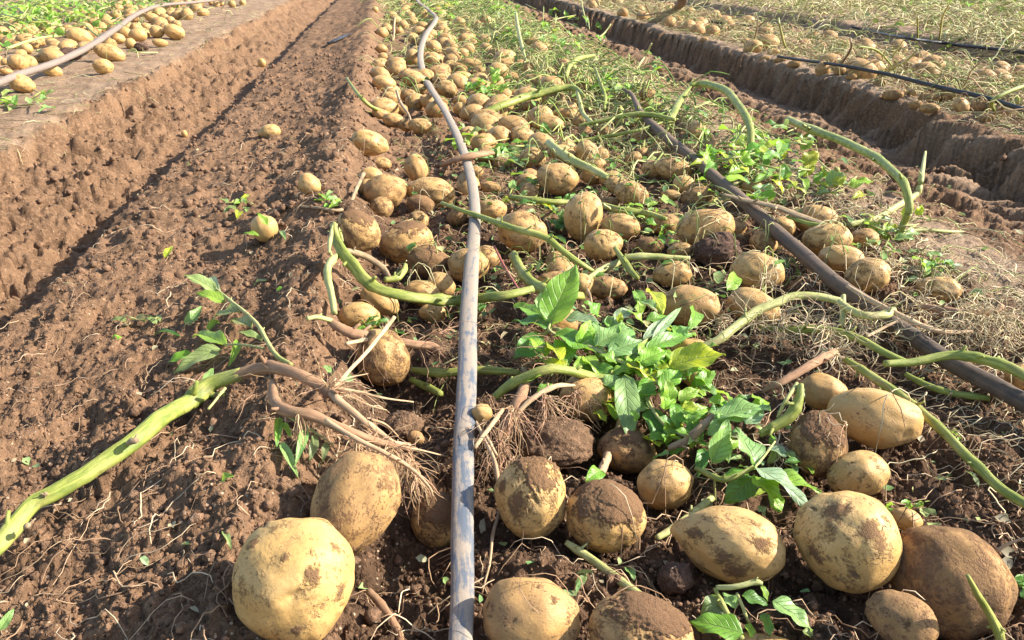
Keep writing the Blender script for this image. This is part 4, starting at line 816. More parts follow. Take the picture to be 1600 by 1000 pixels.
def stemset(lst):
    for (pts, r, mat, label, kw) in lst:
        one(kw.pop('nm', 'potato_stalk'), pts, r, mat, label, kw.pop('cat', 'potato stalk'), **kw)
stemset([
 ([(690, 318, 5), (715, 328, 6.8), (745, 337, 7.4), (800, 356, 8), (850, 370, 8), (878, 392, 6), (905, 412, 4), (928, 424, 2.5)], [4, 4, 5.5, 6.5, 6.5, 6.5, 6, 4], M_GREEN, 'thin green stem running down over the big potato right of the tape', {}),
 ([(802, 402, 3), (815, 425, 3.4), (836, 446, 3.8), (870, 460, 4), (910, 462, 3)], [10, 11, 11, 10, 8], M_GREEN, 'stout green stem stub left of the big upright leaf', {'ridge': .16}),
 ([(912, 440, 2), (940, 422, 2.8), (968, 406, 3.4), (1000, 401, 3.4), (1040, 402, 3), (1078, 405, 2.4)], [5, 6.5, 7, 7, 6, 4], M_PALE, 'pale bent stem in front of the spotted pale potato', {}),
 ([(962, 388, 4.5), (975, 408, 4.2), (987, 424, 3.5), (996, 434, 3)], [4.5, 6.5, 7, 5], M_GREEN, 'short green stub leaning on the pale bent stem', {}),
 ([(640, 578, 2), (690, 581, 2.4), (740, 577, 2.6), (780, 578, 2.6), (812, 584, 2)], [6, 8.5, 9, 8, 6], M_GREEN, 'green stem in shadow passing under the grey tape', {}),
 ([(642, 592, 1.5), (662, 604, 1.5), (688, 616, 1.2)], [6, 7.5, 7], M_GREEN, 'short cut green stem in the dark hollow left of the tape', {}),
 ([(775, 622, 4), (800, 600, 5.4), (840, 582, 6.4), (880, 580, 6.6), (920, 586, 6.2), (945, 592, 5.6), (985, 590, 5)], [8, 10, 10, 9.5, 9, 8, 5], M_GREEN, 'light green stem arching over the shaded potato right of the tape', {}),
 ([(972, 655, 3.6), (968, 680, 3.4), (950, 712, 3), (934, 748, 2.6)], [8, 10, 9, 7], M_TAN, 'straight rough tan root stump above the soil-capped round potato', {'nm': 'root_stump', 'cat': 'root', 'rough': .14}),
 ([(1092, 548, 3), (1125, 528, 4.4), (1165, 500, 5.6), (1200, 478, 6.4), (1235, 464, 6.8), (1275, 464, 6.6), (1312, 470, 6)], [8, 9, 9, 9, 8.5, 8, 7.5], M_PALE, 'long pale green stem rising from the big yellow leaf to a joint', {}),
 ([(1312, 470, 6), (1330, 484, 5.6), (1355, 494, 5.4), (1385, 490, 5.4), (1398, 484, 5)], [7, 8, 8, 8, 5], M_PALE, 'yellowish curved stem resting across the brown hose', {}),
 ([(1318, 462, 6.2), (1318, 485, 5), (1315, 512, 3.4)], [5, 6.5, 5], M_PALE, 'short split stem hanging from the pale joint', {}),
 ([(1185, 515, 3), (1240, 517, 3.6), (1300, 517, 4), (1345, 530, 4.2), (1385, 552, 4.2), (1418, 566, 4)], [5, 6.5, 7.5, 8, 7.5, 5], M_GREEN, 'green stem lying below the pale joint toward the hose', {}),
 ([(1380, 569, 4.6), (1430, 564, 5), (1482, 556, 5.6), (1530, 561, 5.8), (1570, 576, 5.6), (1620, 600, 5)], [7, 8.5, 9.5, 10.5, 11, 10], M_GREEN, 'bright green stem crossing over the dark hose at the right edge', {}),
 ([(1322, 562, 3.4), (1352, 582, 3.6), (1395, 610, 3.6), (1440, 645, 3.4), (1480, 682, 3.2), (1520, 722, 3), (1560, 760, 3), (1620, 798, 3)], [6, 8, 9, 9, 9.5, 10, 10, 10], M_GREEN, 'long green stem running down to the right edge beside the smooth long potato', {'ridge': .14}),
 ([(1415, 585, 1.5), (1445, 600, 1.8), (1485, 614, 1.6), (1548, 622, 1.4)], [5, 6.5, 7, 6], M_GREEN, 'yellow-green stem lying below the dark hose', {}),
 ([(1325, 448, 5), (1360, 468, 5.2), (1405, 492, 5.2), (1440, 508, 4.6), (1475, 517, 4), (1520, 518, 3.4)], [4, 5.5, 5.5, 5, 4.5, 2.5], M_TAN, 'pale straw-coloured stem draped over the dark hose', {}),
 ([(1354, 527, 4), (1378, 514, 4.4), (1402, 501, 5)], [2.5, 3, 2.4], M_TAN, 'thin white root beside the dark hose', {'nm': 'root', 'cat': 'root'}),
 ([(1192, 610, 4), (1220, 596, 5), (1255, 575, 5.6), (1285, 560, 5.6), (1306, 548, 5)], [4, 7.5, 8.5, 9, 6], M_ROOT, 'tan root above the tan potato behind the smooth long one', {'nm': 'root', 'cat': 'root', 'rough': .14}),
 ([(1230, 188, 6), (1270, 203, 7), (1320, 222, 8), (1362, 243, 9), (1392, 266, 9.5), (1413, 296, 9), (1420, 328, 6), (1412, 350, 3), (1402, 368, .8)], [7, 8, 8.5, 8.5, 8.5, 8.5, 8, 7, 6], M_GREEN, 'long bowed green stem arching down at the tyre track', {}),
 ([(1446, 238, 9), (1440, 266, 7), (1436, 292, 4), (1428, 306, 2), (1400, 322, 1.6), (1370, 340, 1.4), (1322, 352, 1.2)], [2.5, 4.5, 6, 6.5, 6.5, 6, 6], M_PALE, 'pale forked stem with an upright tip beside the bowed stem', {}),
 ([(1410, 362, 1), (1440, 360, 1), (1478, 362, .8), (1506, 362, .6)], [3, 3.4, 3.2, 1.5], M_PALE, 'thin pale stem flat on the soil right of the bowed stem', {}),
 ([(1078, 134, 9), (1100, 132, 10), (1128, 140, 11), (1152, 160, 11), (1168, 188, 9), (1174, 218, 6), (1174, 245, 3), (1168, 272, .8)], [4, 6.5, 7.5, 8, 8, 7.5, 7, 5], M_GREEN, 'hooked green stem standing over the leafy clump right of the hose', {}),
 ([(1080, 134, 9), (1066, 152, 7), (1052, 178, 4.5), (1040, 206, 2)], [3, 6.5, 7.5, 4], M_GREEN, 'flat green stem slanting down left from the hooked one', {'flat': .4}),
 ([(905, 196, 4), (945, 188, 5), (985, 180, 5.6), (1020, 181, 5.6), (1055, 187, 5)], [3, 4, 5, 5, 4], M_GREEN, 'green stem lying across the top end of the dark hose', {}),
 ([(870, 225, 2), (930, 216, 3), (990, 205, 4), (1040, 190, 4.4)], [2, 3, 3, 2], M_GREEN, 'thin green stem below the top end of the dark hose', {}),
 ([(758, 178, 4), (790, 166, 5.6), (825, 150, 6.6), (862, 140, 7), (895, 138, 7.2), (912, 150, 6.6)], [7, 8, 7.5, 7, 6, 4], M_GREEN, 'thick green stem arching over the middle of the heap', {}),
 ([(900, 138, 7), (906, 160, 6), (912, 178, 5), (926, 194, 4), (934, 197, 3.4)], [3, 4, 4.5, 4.5, 3], M_PALE, 'pale drooping stem end at the right of the thick arching one', {}),
 ([(858, 152, 5.4), (880, 166, 4), (892, 172, 3)], [2, 2.8, 2], M_GREEN, 'short side stem below the thick arching one', {}),
 ([(930, 107, 9), (938, 128, 7), (946, 152, 4), (944, 172, 2)], [2.5, 3.6, 4, 3], M_GREEN, 'upright green stem poking out of the wilted greens', {}),
 ([(884, 122, 6), (890, 104, 8), (905, 92, 9), (928, 86, 9)], [3, 4.5, 5, 3], M_GREEN, 'dark green bent stem behind the upright one', {}),
 ([(806, 20, 12), (810, 48, 9), (818, 80, 5), (824, 102, 2)], [2.5, 3.4, 3.4, 2.6], M_PALE, 'upright withered stem in the far heap', {}),
 ([(856, 222, 5), (872, 236, 5), (896, 252, 4.6), (925, 266, 4), (950, 278, 3.4)], [7.5, 8.5, 8.5, 8, 6], M_PALE, 'thick pale stem with a dark cut end lying between potatoes', {'ridge': .2}),
 ([(798, 308, 3), (830, 312, 3.2), (862, 315, 3.2), (892, 316, 3)], [5.5, 6.5, 6, 5], M_GREEN, 'green stem behind the upright egg-shaped potato', {}),
 ([(938, 322, 3), (975, 330, 3.4), (1010, 333, 3.4), (1042, 342, 3)], [6, 7.5, 7, 4], M_GREEN, 'light green stem right of the upright egg-shaped potato', {}),
 ([(1130, 304, 5.4), (1165, 313, 6), (1210, 323, 6), (1250, 338, 5.4), (1290, 352, 4.6), (1325, 366, 4)], [4, 7, 8, 9, 6, 3], M_DRY, 'split withered brown stem lying over the dark hose', {'flat': .45, 'ridge': .25}),
 ([(1230, 338, 5), (1265, 350, 5), (1292, 352, 4.8)], [3, 4, 3], M_GREEN, 'green sliver along the split brown stem', {}),
 ([(468, 322, .8), (500, 326, 1), (530, 329, 1.2), (545, 318, 2), (556, 298, 3.6), (568, 272, 5)], [2, 2.8, 3.4, 3.6, 3.8, 4], M_DRY, 'thin dark twig bending upward at the left edge of the heap', {'nm': 'twig', 'cat': 'twig'}),
 ([(542, 122, 3), (560, 148, 3), (580, 166, 3.4), (608, 176, 3)], [2.5, 3.4, 4, 3], M_GREEN, 'green stem at the far left edge of the heap', {}),
 ([(620, 142, 6), (626, 160, 5.4), (638, 178, 4.6), (642, 190, 4)], [3, 3, 2.6, 2], M_TAN, 'bent white root in the heap left of the tape', {'nm': 'root', 'cat': 'root'}),
 ([(617, 28, 5), (616, 46, 3), (615, 62, 1)], [2, 2.2, 1.6], M_TAN, 'upright pale root in the far heap left of the tape', {'nm': 'root', 'cat': 'root'}),
 ([(690, 258, 4), (715, 248, 6.4), (742, 241, 6.8), (770, 238, 5)], [4, 6, 6.5, 4], M_ROOT, 'brown root lying across the grey tape', {'nm': 'root', 'cat': 'root'}),
 ([(1026, 842, .8), (1050, 826, 1), (1080, 804, 1.2), (1112, 778, 1.4)], [6, 8.5, 9, 7], M_PALE, 'pale speckled stem between the smooth round and the pointed potato', {'cat': 'potato stalk'}),
 ([(885, 846, 1), (915, 866, 1), (950, 890, 1.2), (980, 914, 1.2), (1000, 930, 1)], [6, 8.5, 9, 9, 8], M_PALE, 'green stem in shade below the soil-capped round potato', {}),
 ([(1512, 900, 10), (1525, 922, 8), (1542, 952, 5), (1558, 985, 2.5), (1566, 1010, 1)], [4, 6.5, 8, 9, 9], M_GREEN, 'upright green stem in front of the huge brown potato', {}),
 ([(776, 712, 4), (764, 690, 5), (748, 668, 5)], [3, 4, 3], M_TAN, 'short pale root beside the tape below the tiny round potato', {'nm': 'root', 'cat': 'root'}),
 ([(744, 660, 5), (758, 690, 5), (775, 730, 4), (781, 790, 2), (770, 835, 1.2), (765, 880, .8), (752, 932, .5)], [3, 4, 4, 3.6, 3.2, 2.8, 1.5], M_TAN, 'long thin pale root trailing down right of the tape', {'nm': 'root', 'cat': 'root'}),
 ([(655, 752, 2), (680, 736, 2.6), (712, 716, 3)], [4, 4.5, 4], M_ROOT, 'short brown root beside the tape above the half hidden potato', {'nm': 'root', 'cat': 'root'}),
 ([(575, 925, .6), (600, 950, .8), (620, 985, .8), (630, 1010, .8)], [7, 9, 9, 8], M_ROOT, 'brown root half buried right of the largest yellow potato', {'nm': 'root', 'cat': 'root', 'rough': .2}),
 ([(824, 600, 5), (812, 628, 4.6), (795, 660, 4), (780, 690, 3)], [10, 13, 12, 8], M_ROOT, 'thick tan root under the arching stem right of the tape', {'nm': 'root', 'cat': 'root', 'rough': .15}),
 ([(802, 660, 4), (815, 638, 5), (840, 618, 5.6), (870, 604, 5.8), (898, 602, 5.6)], [4, 5, 5.5, 5, 2.5], M_TAN, 'grey-tan root bowed under the arching stem', {'nm': 'root', 'cat': 'root'}),
 ([(742, 700, 5), (762, 672, 5.4), (785, 640, 5.6)], [4, 4.6, 4], M_TAN, 'straight tan root touching the tape by the tiny round potato', {'nm': 'root', 'cat': 'root'}),
 ([(772, 384, 5), (785, 410, 4.4), (800, 436, 4), (816, 460, 4)], [2, 2.6, 2.6, 2], M_RED, 'thin dark red stem right of the tape', {}),
 ([(918, 452, 5), (924, 468, 4.5), (930, 485, 4)], [2.4, 2.4, 2], M_TAN, 'thin pale twig among the leaves', {'nm': 'twig', 'cat': 'twig'}),
 ([(1046, 700, 4), (1070, 688, 4.4), (1095, 668, 5), (1115, 650, 5.4)], [5, 8.5, 9.5, 7], M_DRY, 'grey withered stalk in the leaf clump above the smooth round potato', {'rough': .16}),
 ([(1442, 478, 3), (1480, 486, 3.6), (1520, 492, 4), (1560, 486, 4), (1565, 478, 4)], [6, 8, 7.5, 6, 5], M_ROOT, 'brown root with fibres lying on dry soil at the right', {'nm': 'root', 'cat': 'root', 'rough': .16}),
 ([(1558, 860, 1), (1580, 848, 2), (1610, 838, 3)], [4, 3, 2.5], M_TAN, 'white root end at the right edge above the huge brown potato', {'nm': 'root', 'cat': 'root'}),
])
# broken bean-like stem
t = plant('potato_stalk', (1220, 670), 'fat curved broken stem standing left of the dark soil-covered potato', 'potato stalk')
seg(t, 'stalk', [(1250, 602, 8), (1247, 625, 7), (1232, 650, 5.6), (1208, 668, 4.6), (1186, 680, 4)], [6, 10, 12, 10, 7], M_GREEN, ridge=.15)
seg(t, 'stalk', [(1246, 598, 8), (1230, 622, 7.4), (1215, 652, 5.4)], [4, 4, 3], M_PALE)
leaf(t, 1250, 605, 8, 1256, 622, 7, 12, 's')
# ------------------------------------------------------------------ leafy plants
t = plant('potato_plant', (1000, 600), 'leafy green potato plant lying right of the tape with one big yellow leaf', 'potato plant')
for pts, r in [([(845, 525, 4), (870, 515, 5.6), (905, 535, 6), (960, 560, 6), (1010, 585, 5.6), (1050, 620, 5)], [3.5, 4, 4.5, 4.5, 4, 3]), ([(975, 560, 6), (1010, 530, 6.5), (1035, 500, 6.5)], [3, 3, 2]), ([(1000, 600, 5), (1020, 640, 4.6), (1045, 668, 4), (1090, 690, 4)], [3.5, 3.5, 3.5, 3]), ([(862, 500, 6), (858, 515, 6), (868, 522, 5.6)], [2.5, 3, 3])]:
    seg(t, 'stalk', pts, r, M_PALE)
for a in [(858, 505, 6, 900, 412, 12.5, 60, 'g', (-.3, .5)), (852, 492, 6.5, 846, 455, 9, 36, 'b', (0, .3)), (862, 500, 6, 802, 476, 5, 38, 'g', (0, 0)), (862, 512, 6, 800, 500, 5.2, 42, 'd', (0, 0)), (850, 530, 5, 803, 560, 4, 46, 'd', (-.3, 0)), (884, 497, 6.6, 940, 506, 6, 30, 's', (0, 0)), (868, 520, 6.4, 934, 552, 6, 52, 'g', (.1, .1)), (886, 530, 6, 880, 575, 4.4, 40, 'g', (-.3, 0)),
 (905, 540, 6, 924, 500, 8, 34, 'l', (.5, 0)), (930, 540, 6.6, 984, 512, 7.4, 40, 'b', (0, .3)), (950, 552, 6.6, 1008, 532, 6.6, 36, 'b', (0, .1)), (1006, 530, 7, 1052, 492, 7, 18, 's', (-.3, .1)), (1020, 528, 7, 1066, 478, 7.6, 15, 's', (-.2, .2)), (1010, 545, 6.4, 1084, 522, 5.6, 30, 'g', (.1, .2)), (1016, 452, 6.4, 1036, 490, 5.6, 30, 'y', (0, .3)), (1010, 500, 6.5, 1050, 498, 6, 24, 'g', (0, .2)),
 (1046, 572, 6.5, 1134, 553, 7.6, 60, 'y', (.1, .5)), (980, 566, 6.4, 1034, 602, 5.4, 36, 'y', (.2, .3)), (1000, 566, 6.6, 1042, 548, 7, 34, 'l', (0, .4)), (975, 585, 7, 984, 694, 4.5, 42, 'b', (-.1, .9)), (985, 620, 5, 960, 655, 3.4, 26, 'l', (-.2, .3)), (1032, 610, 6, 1068, 575, 7, 32, 'g', (.2, .4)), (1010, 640, 4.6, 1044, 700, 2.6, 40, 'd', (0, .3)), (1040, 640, 5.4, 1052, 600, 6.6, 24, 'l', (.3, .3)), (1060, 625, 5.6, 1092, 608, 6, 24, 'l', (0, .4)),
 (1068, 640, 5.6, 1090, 668, 4.6, 22, 'l', (0, .4)), (1055, 630, 6, 1058, 672, 4.6, 26, 'g', (-.3, .3)), (900, 565, 5.4, 940, 598, 4.6, 34, 'd', (0, .3)), (912, 556, 6, 942, 590, 5.4, 30, 'l', (.3, .4)), (960, 575, 6, 925, 592, 4.8, 28, 'g', (0, .2)), (1090, 600, 5, 1122, 622, 4.6, 26, 'b', (0, .2)), (935, 575, 5.6, 960, 612, 4, 26, 'g', (0, .3)), (1016, 590, 6.2, 1000, 632, 4.6, 28, 'g', (-.2, .3)), (1025, 480, 6, 1000, 470, 6, 20, 'b', (0, .2)), (960, 500, 5.6, 990, 482, 6, 24, 's', (0, .2)), (945, 530, 6.4, 925, 500, 7, 20, 'b', (0, .3)), (1075, 655, 4.6, 1100, 690, 3, 24, 'd', (0, .2))]:
    leaf(t, *a[:8], tilt=a[8], curl=.22, label='big yellow leaf with dark spots' if a[2] == 6.5 and a[7] == 'y' else None)
r_ = np.random.default_rng(3)
for k in range(105):
    x, y = r_.normal(1000, 68), r_.normal(575, 48)
    a_ = r_.uniform(0, 6.28); L = r_.uniform(20, 46)
    leaf(t, x, y, r_.uniform(4.4, 6.4), x + L * math.cos(a_), y + L * .8 * math.sin(a_), r_.uniform(3.4, 6), L * r_.uniform(.55, .85), r_.choice(list('gglllgby')), tilt=(.15, .45), curl=.35)
for k in range(44):
    x, y = r_.normal(1078, 38), r_.normal(648, 28); a_ = r_.uniform(0, 6.28); L = r_.uniform(18, 38)
    leaf(t, x, y, r_.uniform(3, 5.6), x + L * math.cos(a_), y + L * .8 * math.sin(a_), r_.uniform(2, 5), L * r_.uniform(.45, .75), r_.choice(list('ggldbly')), tilt=(.15, .45), curl=.4)
t = plant('potato_plant', (1160, 720), 'leafy sprig with large bluish leaves above the long pointed potato', 'potato plant')
seg(t, 'stalk', [(1086, 732, 3.4), (1108, 742, 4), (1130, 750, 4.4), (1155, 742, 5), (1178, 730, 5.4)], [5, 6, 6, 5, 4], M_GREEN)
seg(t, 'stalk', [(1178, 730, 5.4), (1195, 712, 5.2), (1210, 690, 5)], [2.4, 2.2, 2], M_PALE)
seg(t, 'stalk', [(1116, 745, 4), (1117, 765, 2.4), (1118, 785, 1)], [2, 2, 1.6], M_PALE)
for a in [(1180, 728, 5.6, 1266, 792, 4.6, 48, 's', (.1, .6)), (1190, 742, 4.4, 1284, 768, 4, 48, 'l', (.2, .5)), (1178, 742, 4.6, 1222, 798, 3, 56, 'l', (.3, .6)), (1176, 745, 4.4, 1132, 786, 2.4, 44, 'd', (0, .4)), (1170, 740, 4.6, 1122, 748, 4, 24, 'g', (0, .3)), (1182, 728, 5, 1150, 668, 6.5, 54, 'b', (0, .5)), (1112, 724, 4, 1138, 656, 7, 40, 'b', (.3, .5)), (1165, 662, 5.4, 1195, 640, 5.6, 24, 's', (0, .2)), (1116, 652, 6, 1204, 634, 6, 46, 'b', (.1, .6)), (1118, 655, 5, 1190, 655, 4.4, 22, 'l', (0, .3)), (1072, 690, 3, 1046, 712, 2.4, 18, 'g', (0, .3)), (1184, 790, 2, 1196, 806, 1.4, 20, 's', (0, .3)), (1100, 700, 3.4, 1090, 745, 2, 22, 'd', (0, .2)), (1200, 700, 4, 1240, 715, 3, 22, 's', (0, .3)), (1230, 705, 3.4, 1246, 728, 2.6, 18, 'p', (0, .2)), (1140, 676, 4.4, 1160, 690, 3.4, 20, 'o', (0, .2))]:  # the first leaf's sheen is painted in by its pale hue
    leaf(t, *a[:8], tilt=a[8], curl=.18)
for k in range(26):
    x, y = r_.normal(1175, 40), r_.normal(700, 34); a_ = r_.uniform(0, 6.28); L = r_.uniform(12, 30)
    leaf(t, x, y, r_.uniform(1.5, 4), x + L * math.cos(a_), y + L * .8 * math.sin(a_), r_.uniform(.8, 3.4), L * r_.uniform(.4, .7), r_.choice(list('bgsopdl')), tilt=(.1, .4), curl=.5, fold=.6)
t = plant('potato_plant', (1160, 960), 'cut leafy sprig at the bottom edge below the stained round potato', 'potato plant')
seg(t, 'stalk', [(1118, 918, 4), (1124, 938, 3.6), (1140, 964, 3), (1160, 1000, 2)], [4, 5.5, 6, 6], M_GREEN)
seg(t, 'stalk', [(1120, 918, 4), (1150, 918, 4.6), (1180, 910, 5), (1192, 912, 5)], [5, 5.5, 5.5, 4], M_PALE)
seg(t, 'stalk', [(1150, 926, 4), (1162, 950, 3), (1170, 975, 2)], [3, 3.4, 2.5], M_PALE)
for a in [(1162, 990, 3, 1078, 970, 2.6, 48, 'g', (-.2, .5)), (1128, 940, 3.4, 1096, 962, 2.6, 40, 'o', (-.2, .2)), (1208, 938, 4, 1270, 985, 3, 42, 'b', (.1, .5)), (1190, 958, 3, 1205, 995, 2, 26, 'd', (0, .3)), (1160, 930, 3.6, 1200, 945, 3, 24, 'd', (0, .3)), (1150, 950, 3, 1130, 925, 3.4, 24, 'b', (0, .3)), (1190, 915, 5, 1200, 940, 4, 14, 'l', (0, .2)), (1166, 975, 2.4, 1180, 1000, 1.6, 20, 'l', (0, .2)), (1255, 985, 1.6, 1275, 1000, 1, 20, 'p', (0, .3))]:
    leaf(t, *a[:8], tilt=a[8], curl=.2)
def tuft(cx, cy, wpx, hpx, nl, ns, label, hues='ggldb', seed=1, zmax=7, lsz=(14, 30)):
    t = plant('leafy_clump', (cx, cy), label, 'leafy clump'); r = np.random.default_rng(seed); n = 0
    for k in range(ns):
        x, y = cx + r.normal() * wpx * .3, cy + r.normal() * hpx * .25; a = r.uniform(0, 6.28); L = r.uniform(.25, .5) * wpx
        z = r.uniform(1, zmax); seg(t, 'stalk', [(x, y, z), (x + L * .5 * math.cos(a), y + L * .3 * math.sin(a), z + r.uniform(-.5, 2)), (x + L * math.cos(a), y + L * .5 * math.sin(a), max(.4, z - r.uniform(0, 3)))], [lsz[0] * .09, lsz[0] * .14, lsz[0] * .07], [M_PALE, M_GREEN][k % 2], n=4, sides=6)
    for k in range(nl):
        x, y = cx + np.clip(r.normal(), -1.8, 1.8) * wpx * .28, cy + np.clip(r.normal(), -1.8, 1.8) * hpx * .28; a = r.uniform(0, 6.28); L = 1.35 * r.uniform(*lsz)
        leaf(t, x, y, r.uniform(1.0, zmax), x + L * math.cos(a), y + L * .6 * math.sin(a), r.uniform(.6, zmax * .8), L * r.uniform(.38, .62), r.choice(list(hues)), tilt=(.1, .35), curl=.35, fold=.5)
tuft(1180, 245, 150, 120, 95, 26, 'sunlit leafy green clump between the dark hose and the tyre track', 'gglldby', 11, 6, (14, 32))
tuft(762, 140, 62, 50, 36, 8, 'bright green leaf tuft in the middle of the heap', 'gglbl', 12, 6, (10, 22))
tuft(795, 235, 110, 50, 30, 8, 'wilted bluish greens between potatoes right of the tape', 'bdgbo', 13, 3.4, (12, 26))
tuft(728, 215, 40, 30, 12, 4, 'small light green sprig touching the right side of the tape', 'lpll', 14, 5, (12, 24))
tuft(830, 300, 70, 60, 22, 6, 'yellowing wilted greens behind the big potato right of the tape', 'dboyb', 15, 3, (12, 24))
tuft(865, 350, 36, 70, 16, 5, 'dark wilted leaves between the big potato and the egg-shaped one', 'dddb', 16, 3, (12, 22))
tuft(1290, 290, 80, 26, 14, 5, 'green and yellow leaves flat on the soil below the bowed stem', 'bgyly', 17, 2, (16, 34))
tuft(885, 40, 110, 50, 40, 10, 'green clump in the far middle row before the tyre track', 'glblp', 18, 9, (8, 18))
tuft(520, 310, 26, 24, 9, 3, 'small leafy tuft on the left mound by the dark twig', 'lglb', 19, 2, (8, 18))
tuft(375, 322, 36, 26, 10, 4, 'wilted green sprig on the left mound in the distance', 'lpoy', 20, 2, (8, 18))
tuft(590, 508, 60, 22, 12, 3, 'dark green wilted leaves beside the yellow potato left of the tape', 'dddg', 21, 3, (14, 24))
tuft(220, 497, 60, 16, 6, 3, 'small fallen green sprig on the left mound slope', 'glpr', 22, 1.5, (10, 22))
tuft(40, 158, 90, 20, 14, 5, 'green leaves on the edge of the left bed by the bank', 'lgpb', 23, 2, (10, 24))
tuft(740, 470, 60, 34, 10, 4, 'wilted green bits beside the tape under the thick stem', 'dgpo', 24, 3, (10, 20))
tuft(1000, 330, 60, 40, 18, 5, 'small green sprigs among potatoes in the centre', 'gdlb', 25, 4, (10, 20))
tuft(1030, 365, 50, 50, 14, 4, 'wilted sprigs left of the large potato behind the clod', 'gdlb', 26, 4, (9, 18))
tuft(1420, 790, 50, 40, 9, 4, 'tiny green seedling on the soil behind the huge brown potato', 'lggb', 27, 2, (9, 18))
tuft(1590, 915, 40, 50, 8, 3, 'small leaves at the right edge beside the huge brown potato', 'bbdg', 28, 2, (12, 24))
tuft(1440, 400, 60, 40, 10, 4, 'green sprig on the dry soil above the lone stained potato', 'lgpb', 29, 2, (10, 22))
tuft(1470, 415, 40, 30, 8, 3, 'wilted bluish leaves on the soil at the tyre track edge', 'bbdo', 30, 2, (10, 22))
tuft(1380, 360, 110, 46, 24, 8, 'wilted pale greens at the foot of the bowed stem', 'lpyob', 31, 2.4, (12, 26))
tuft(60, 20, 130, 46, 90, 20, 'lush green weeds at the far end of the left bed', 'lllgp', 32, 12, (9, 20))
tuft(145, 22, 70, 40, 26, 8, 'second green weed patch on the left bed beside the hose', 'llgpp', 33, 9, (8, 16))
tuft(1025, 100, 18, 40, 9, 3, 'bluish seedling on the near edge of the tyre track', 'bbg', 34, 6, (7, 14))
tuft(690, 12, 60, 26, 26, 6, 'bright green weeds at the far end of the middle row beside the tape', 'lgly', 36, 9, (6, 13))
tuft(800, 58, 60, 30, 22, 6, 'light green wilted patch in the far middle heap', 'lgpy', 37, 6, (7, 14))
tuft(960, 130, 70, 50, 30, 10, 'wilted light greens between the heap and the far tyre track', 'lpgo', 38, 6, (9, 18))
tuft(780, 15, 90, 30, 22, 6, 'wilted greens in the far middle row right of the tape', 'lpgo', 35, 8, (7, 15))
# loose single leaves
for (a, lab) in [((345, 752, .6, 364, 742, 1.6, 16, 'l'), 'small fresh green leaf on the crumbly mound above the largest potato'), ((432, 452, .8, 452, 460, 1.2, 16, 'g'), 'single green leaf on the mound right of the limp shoot'), ((396, 444, .5, 416, 437, 1, 10, 'o'), 'small curled dull leaf above the single green one'), ((290, 508, .6, 316, 478, 1.6, 18, 'b'), 'dull grey-green leaf on a pale stalk left of the limp shoot'), ((240, 520, .5, 282, 524, .8, 12, 'd'), 'dark curled leaf left of the dull grey-green one'), ((258, 402, .6, 270, 384, 2, 12, 'y'), 'tiny yellow-green leaf standing on the left slope'),
 ((175, 532, .5, 190, 526, 1, 12, 'l'), 'tiny green leaf on the far left slope'), ((418, 352, 4.4, 402, 332, 5.4, 12, 'l'), 'light green leaf lying on the single yellow potato'), ((405, 368, 2.6, 380, 364, 2, 9, 'l'), 'narrow green leaf at the left of the single yellow potato'), ((438, 360, 2, 446, 374, 1.4, 9, 'b'), 'narrow green leaf at the right of the single yellow potato'), ((692, 902, .8, 700, 918, 2.4, 12, 'b'), 'small leaf standing against the left side of the tape'), ((0, 985, .6, 22, 950, 1.4, 16, 'b'), 'grey-green leaf at the bottom left corner'), ((505, 572, .8, 520, 585, .6, 12, 'b'), 'blue-green leaf in the hollow right of the mound edge'), ((348, 828, .8, 362, 858, .6, 10, 'p'), 'pale dried leaf curl on the mound edge by the largest potato'), ((220, 870, .8, 232, 884, 1.4, 12, 's'), 'pale torn leaf scrap on the front mound'), ((978, 886, 1, 992, 906, .8, 16, 'b'), 'blue-green leaf scrap left of the dark lump at the front'), ((900, 915, 1.4, 918, 895, 1.6, 14, 'o'), 'dull leaf scrap right of the brownish round front potato'), ((1480, 670, .8, 1502, 690, .6, 16, 'l'), 'green leaf beside the long stem at the right'), ((1350, 302, .8, 1330, 312, .6, 14, 'y'), 'yellow-green leaf on the soil below the bowed stem'), ((1240, 210, 1, 1262, 226, .8, 12, 'b'), 'blue-green leaf below the tip of the bowed stem'), ((1510, 735, .6, 1530, 760, .6, 12, 'o'), 'withered leaf scrap at the right beside the long stem')]:
    o = leaf(None, *a, fold=.5, curl=.4, name='fallen_leaf'); tag(o, lab, 'leaf')
# small green fruit
def berry(cx, cy, d, label):
    P, t = hit(cx, cy); P, t = hit(cx, cy, d / 2 * t / FPX); V, Fc = ICO[3]; me = npmesh('green_berry', V * d / 2 * t / FPX * (1 + .04 * n3(V * 2, 4))[:, None], Fc); fattr(me, 'along', V[:, 2] * .01); fattr(me, 'around', V[:, 0])
    tag(link('green_berry', me, M_GREEN, loc=Vector(P)), label, 'berry')
berry(1384, 395, 14, 'small round green berry beside the pale potatoes right of the hose')
berry(1307, 266, 11, 'small green berry on the soil near the tyre track')
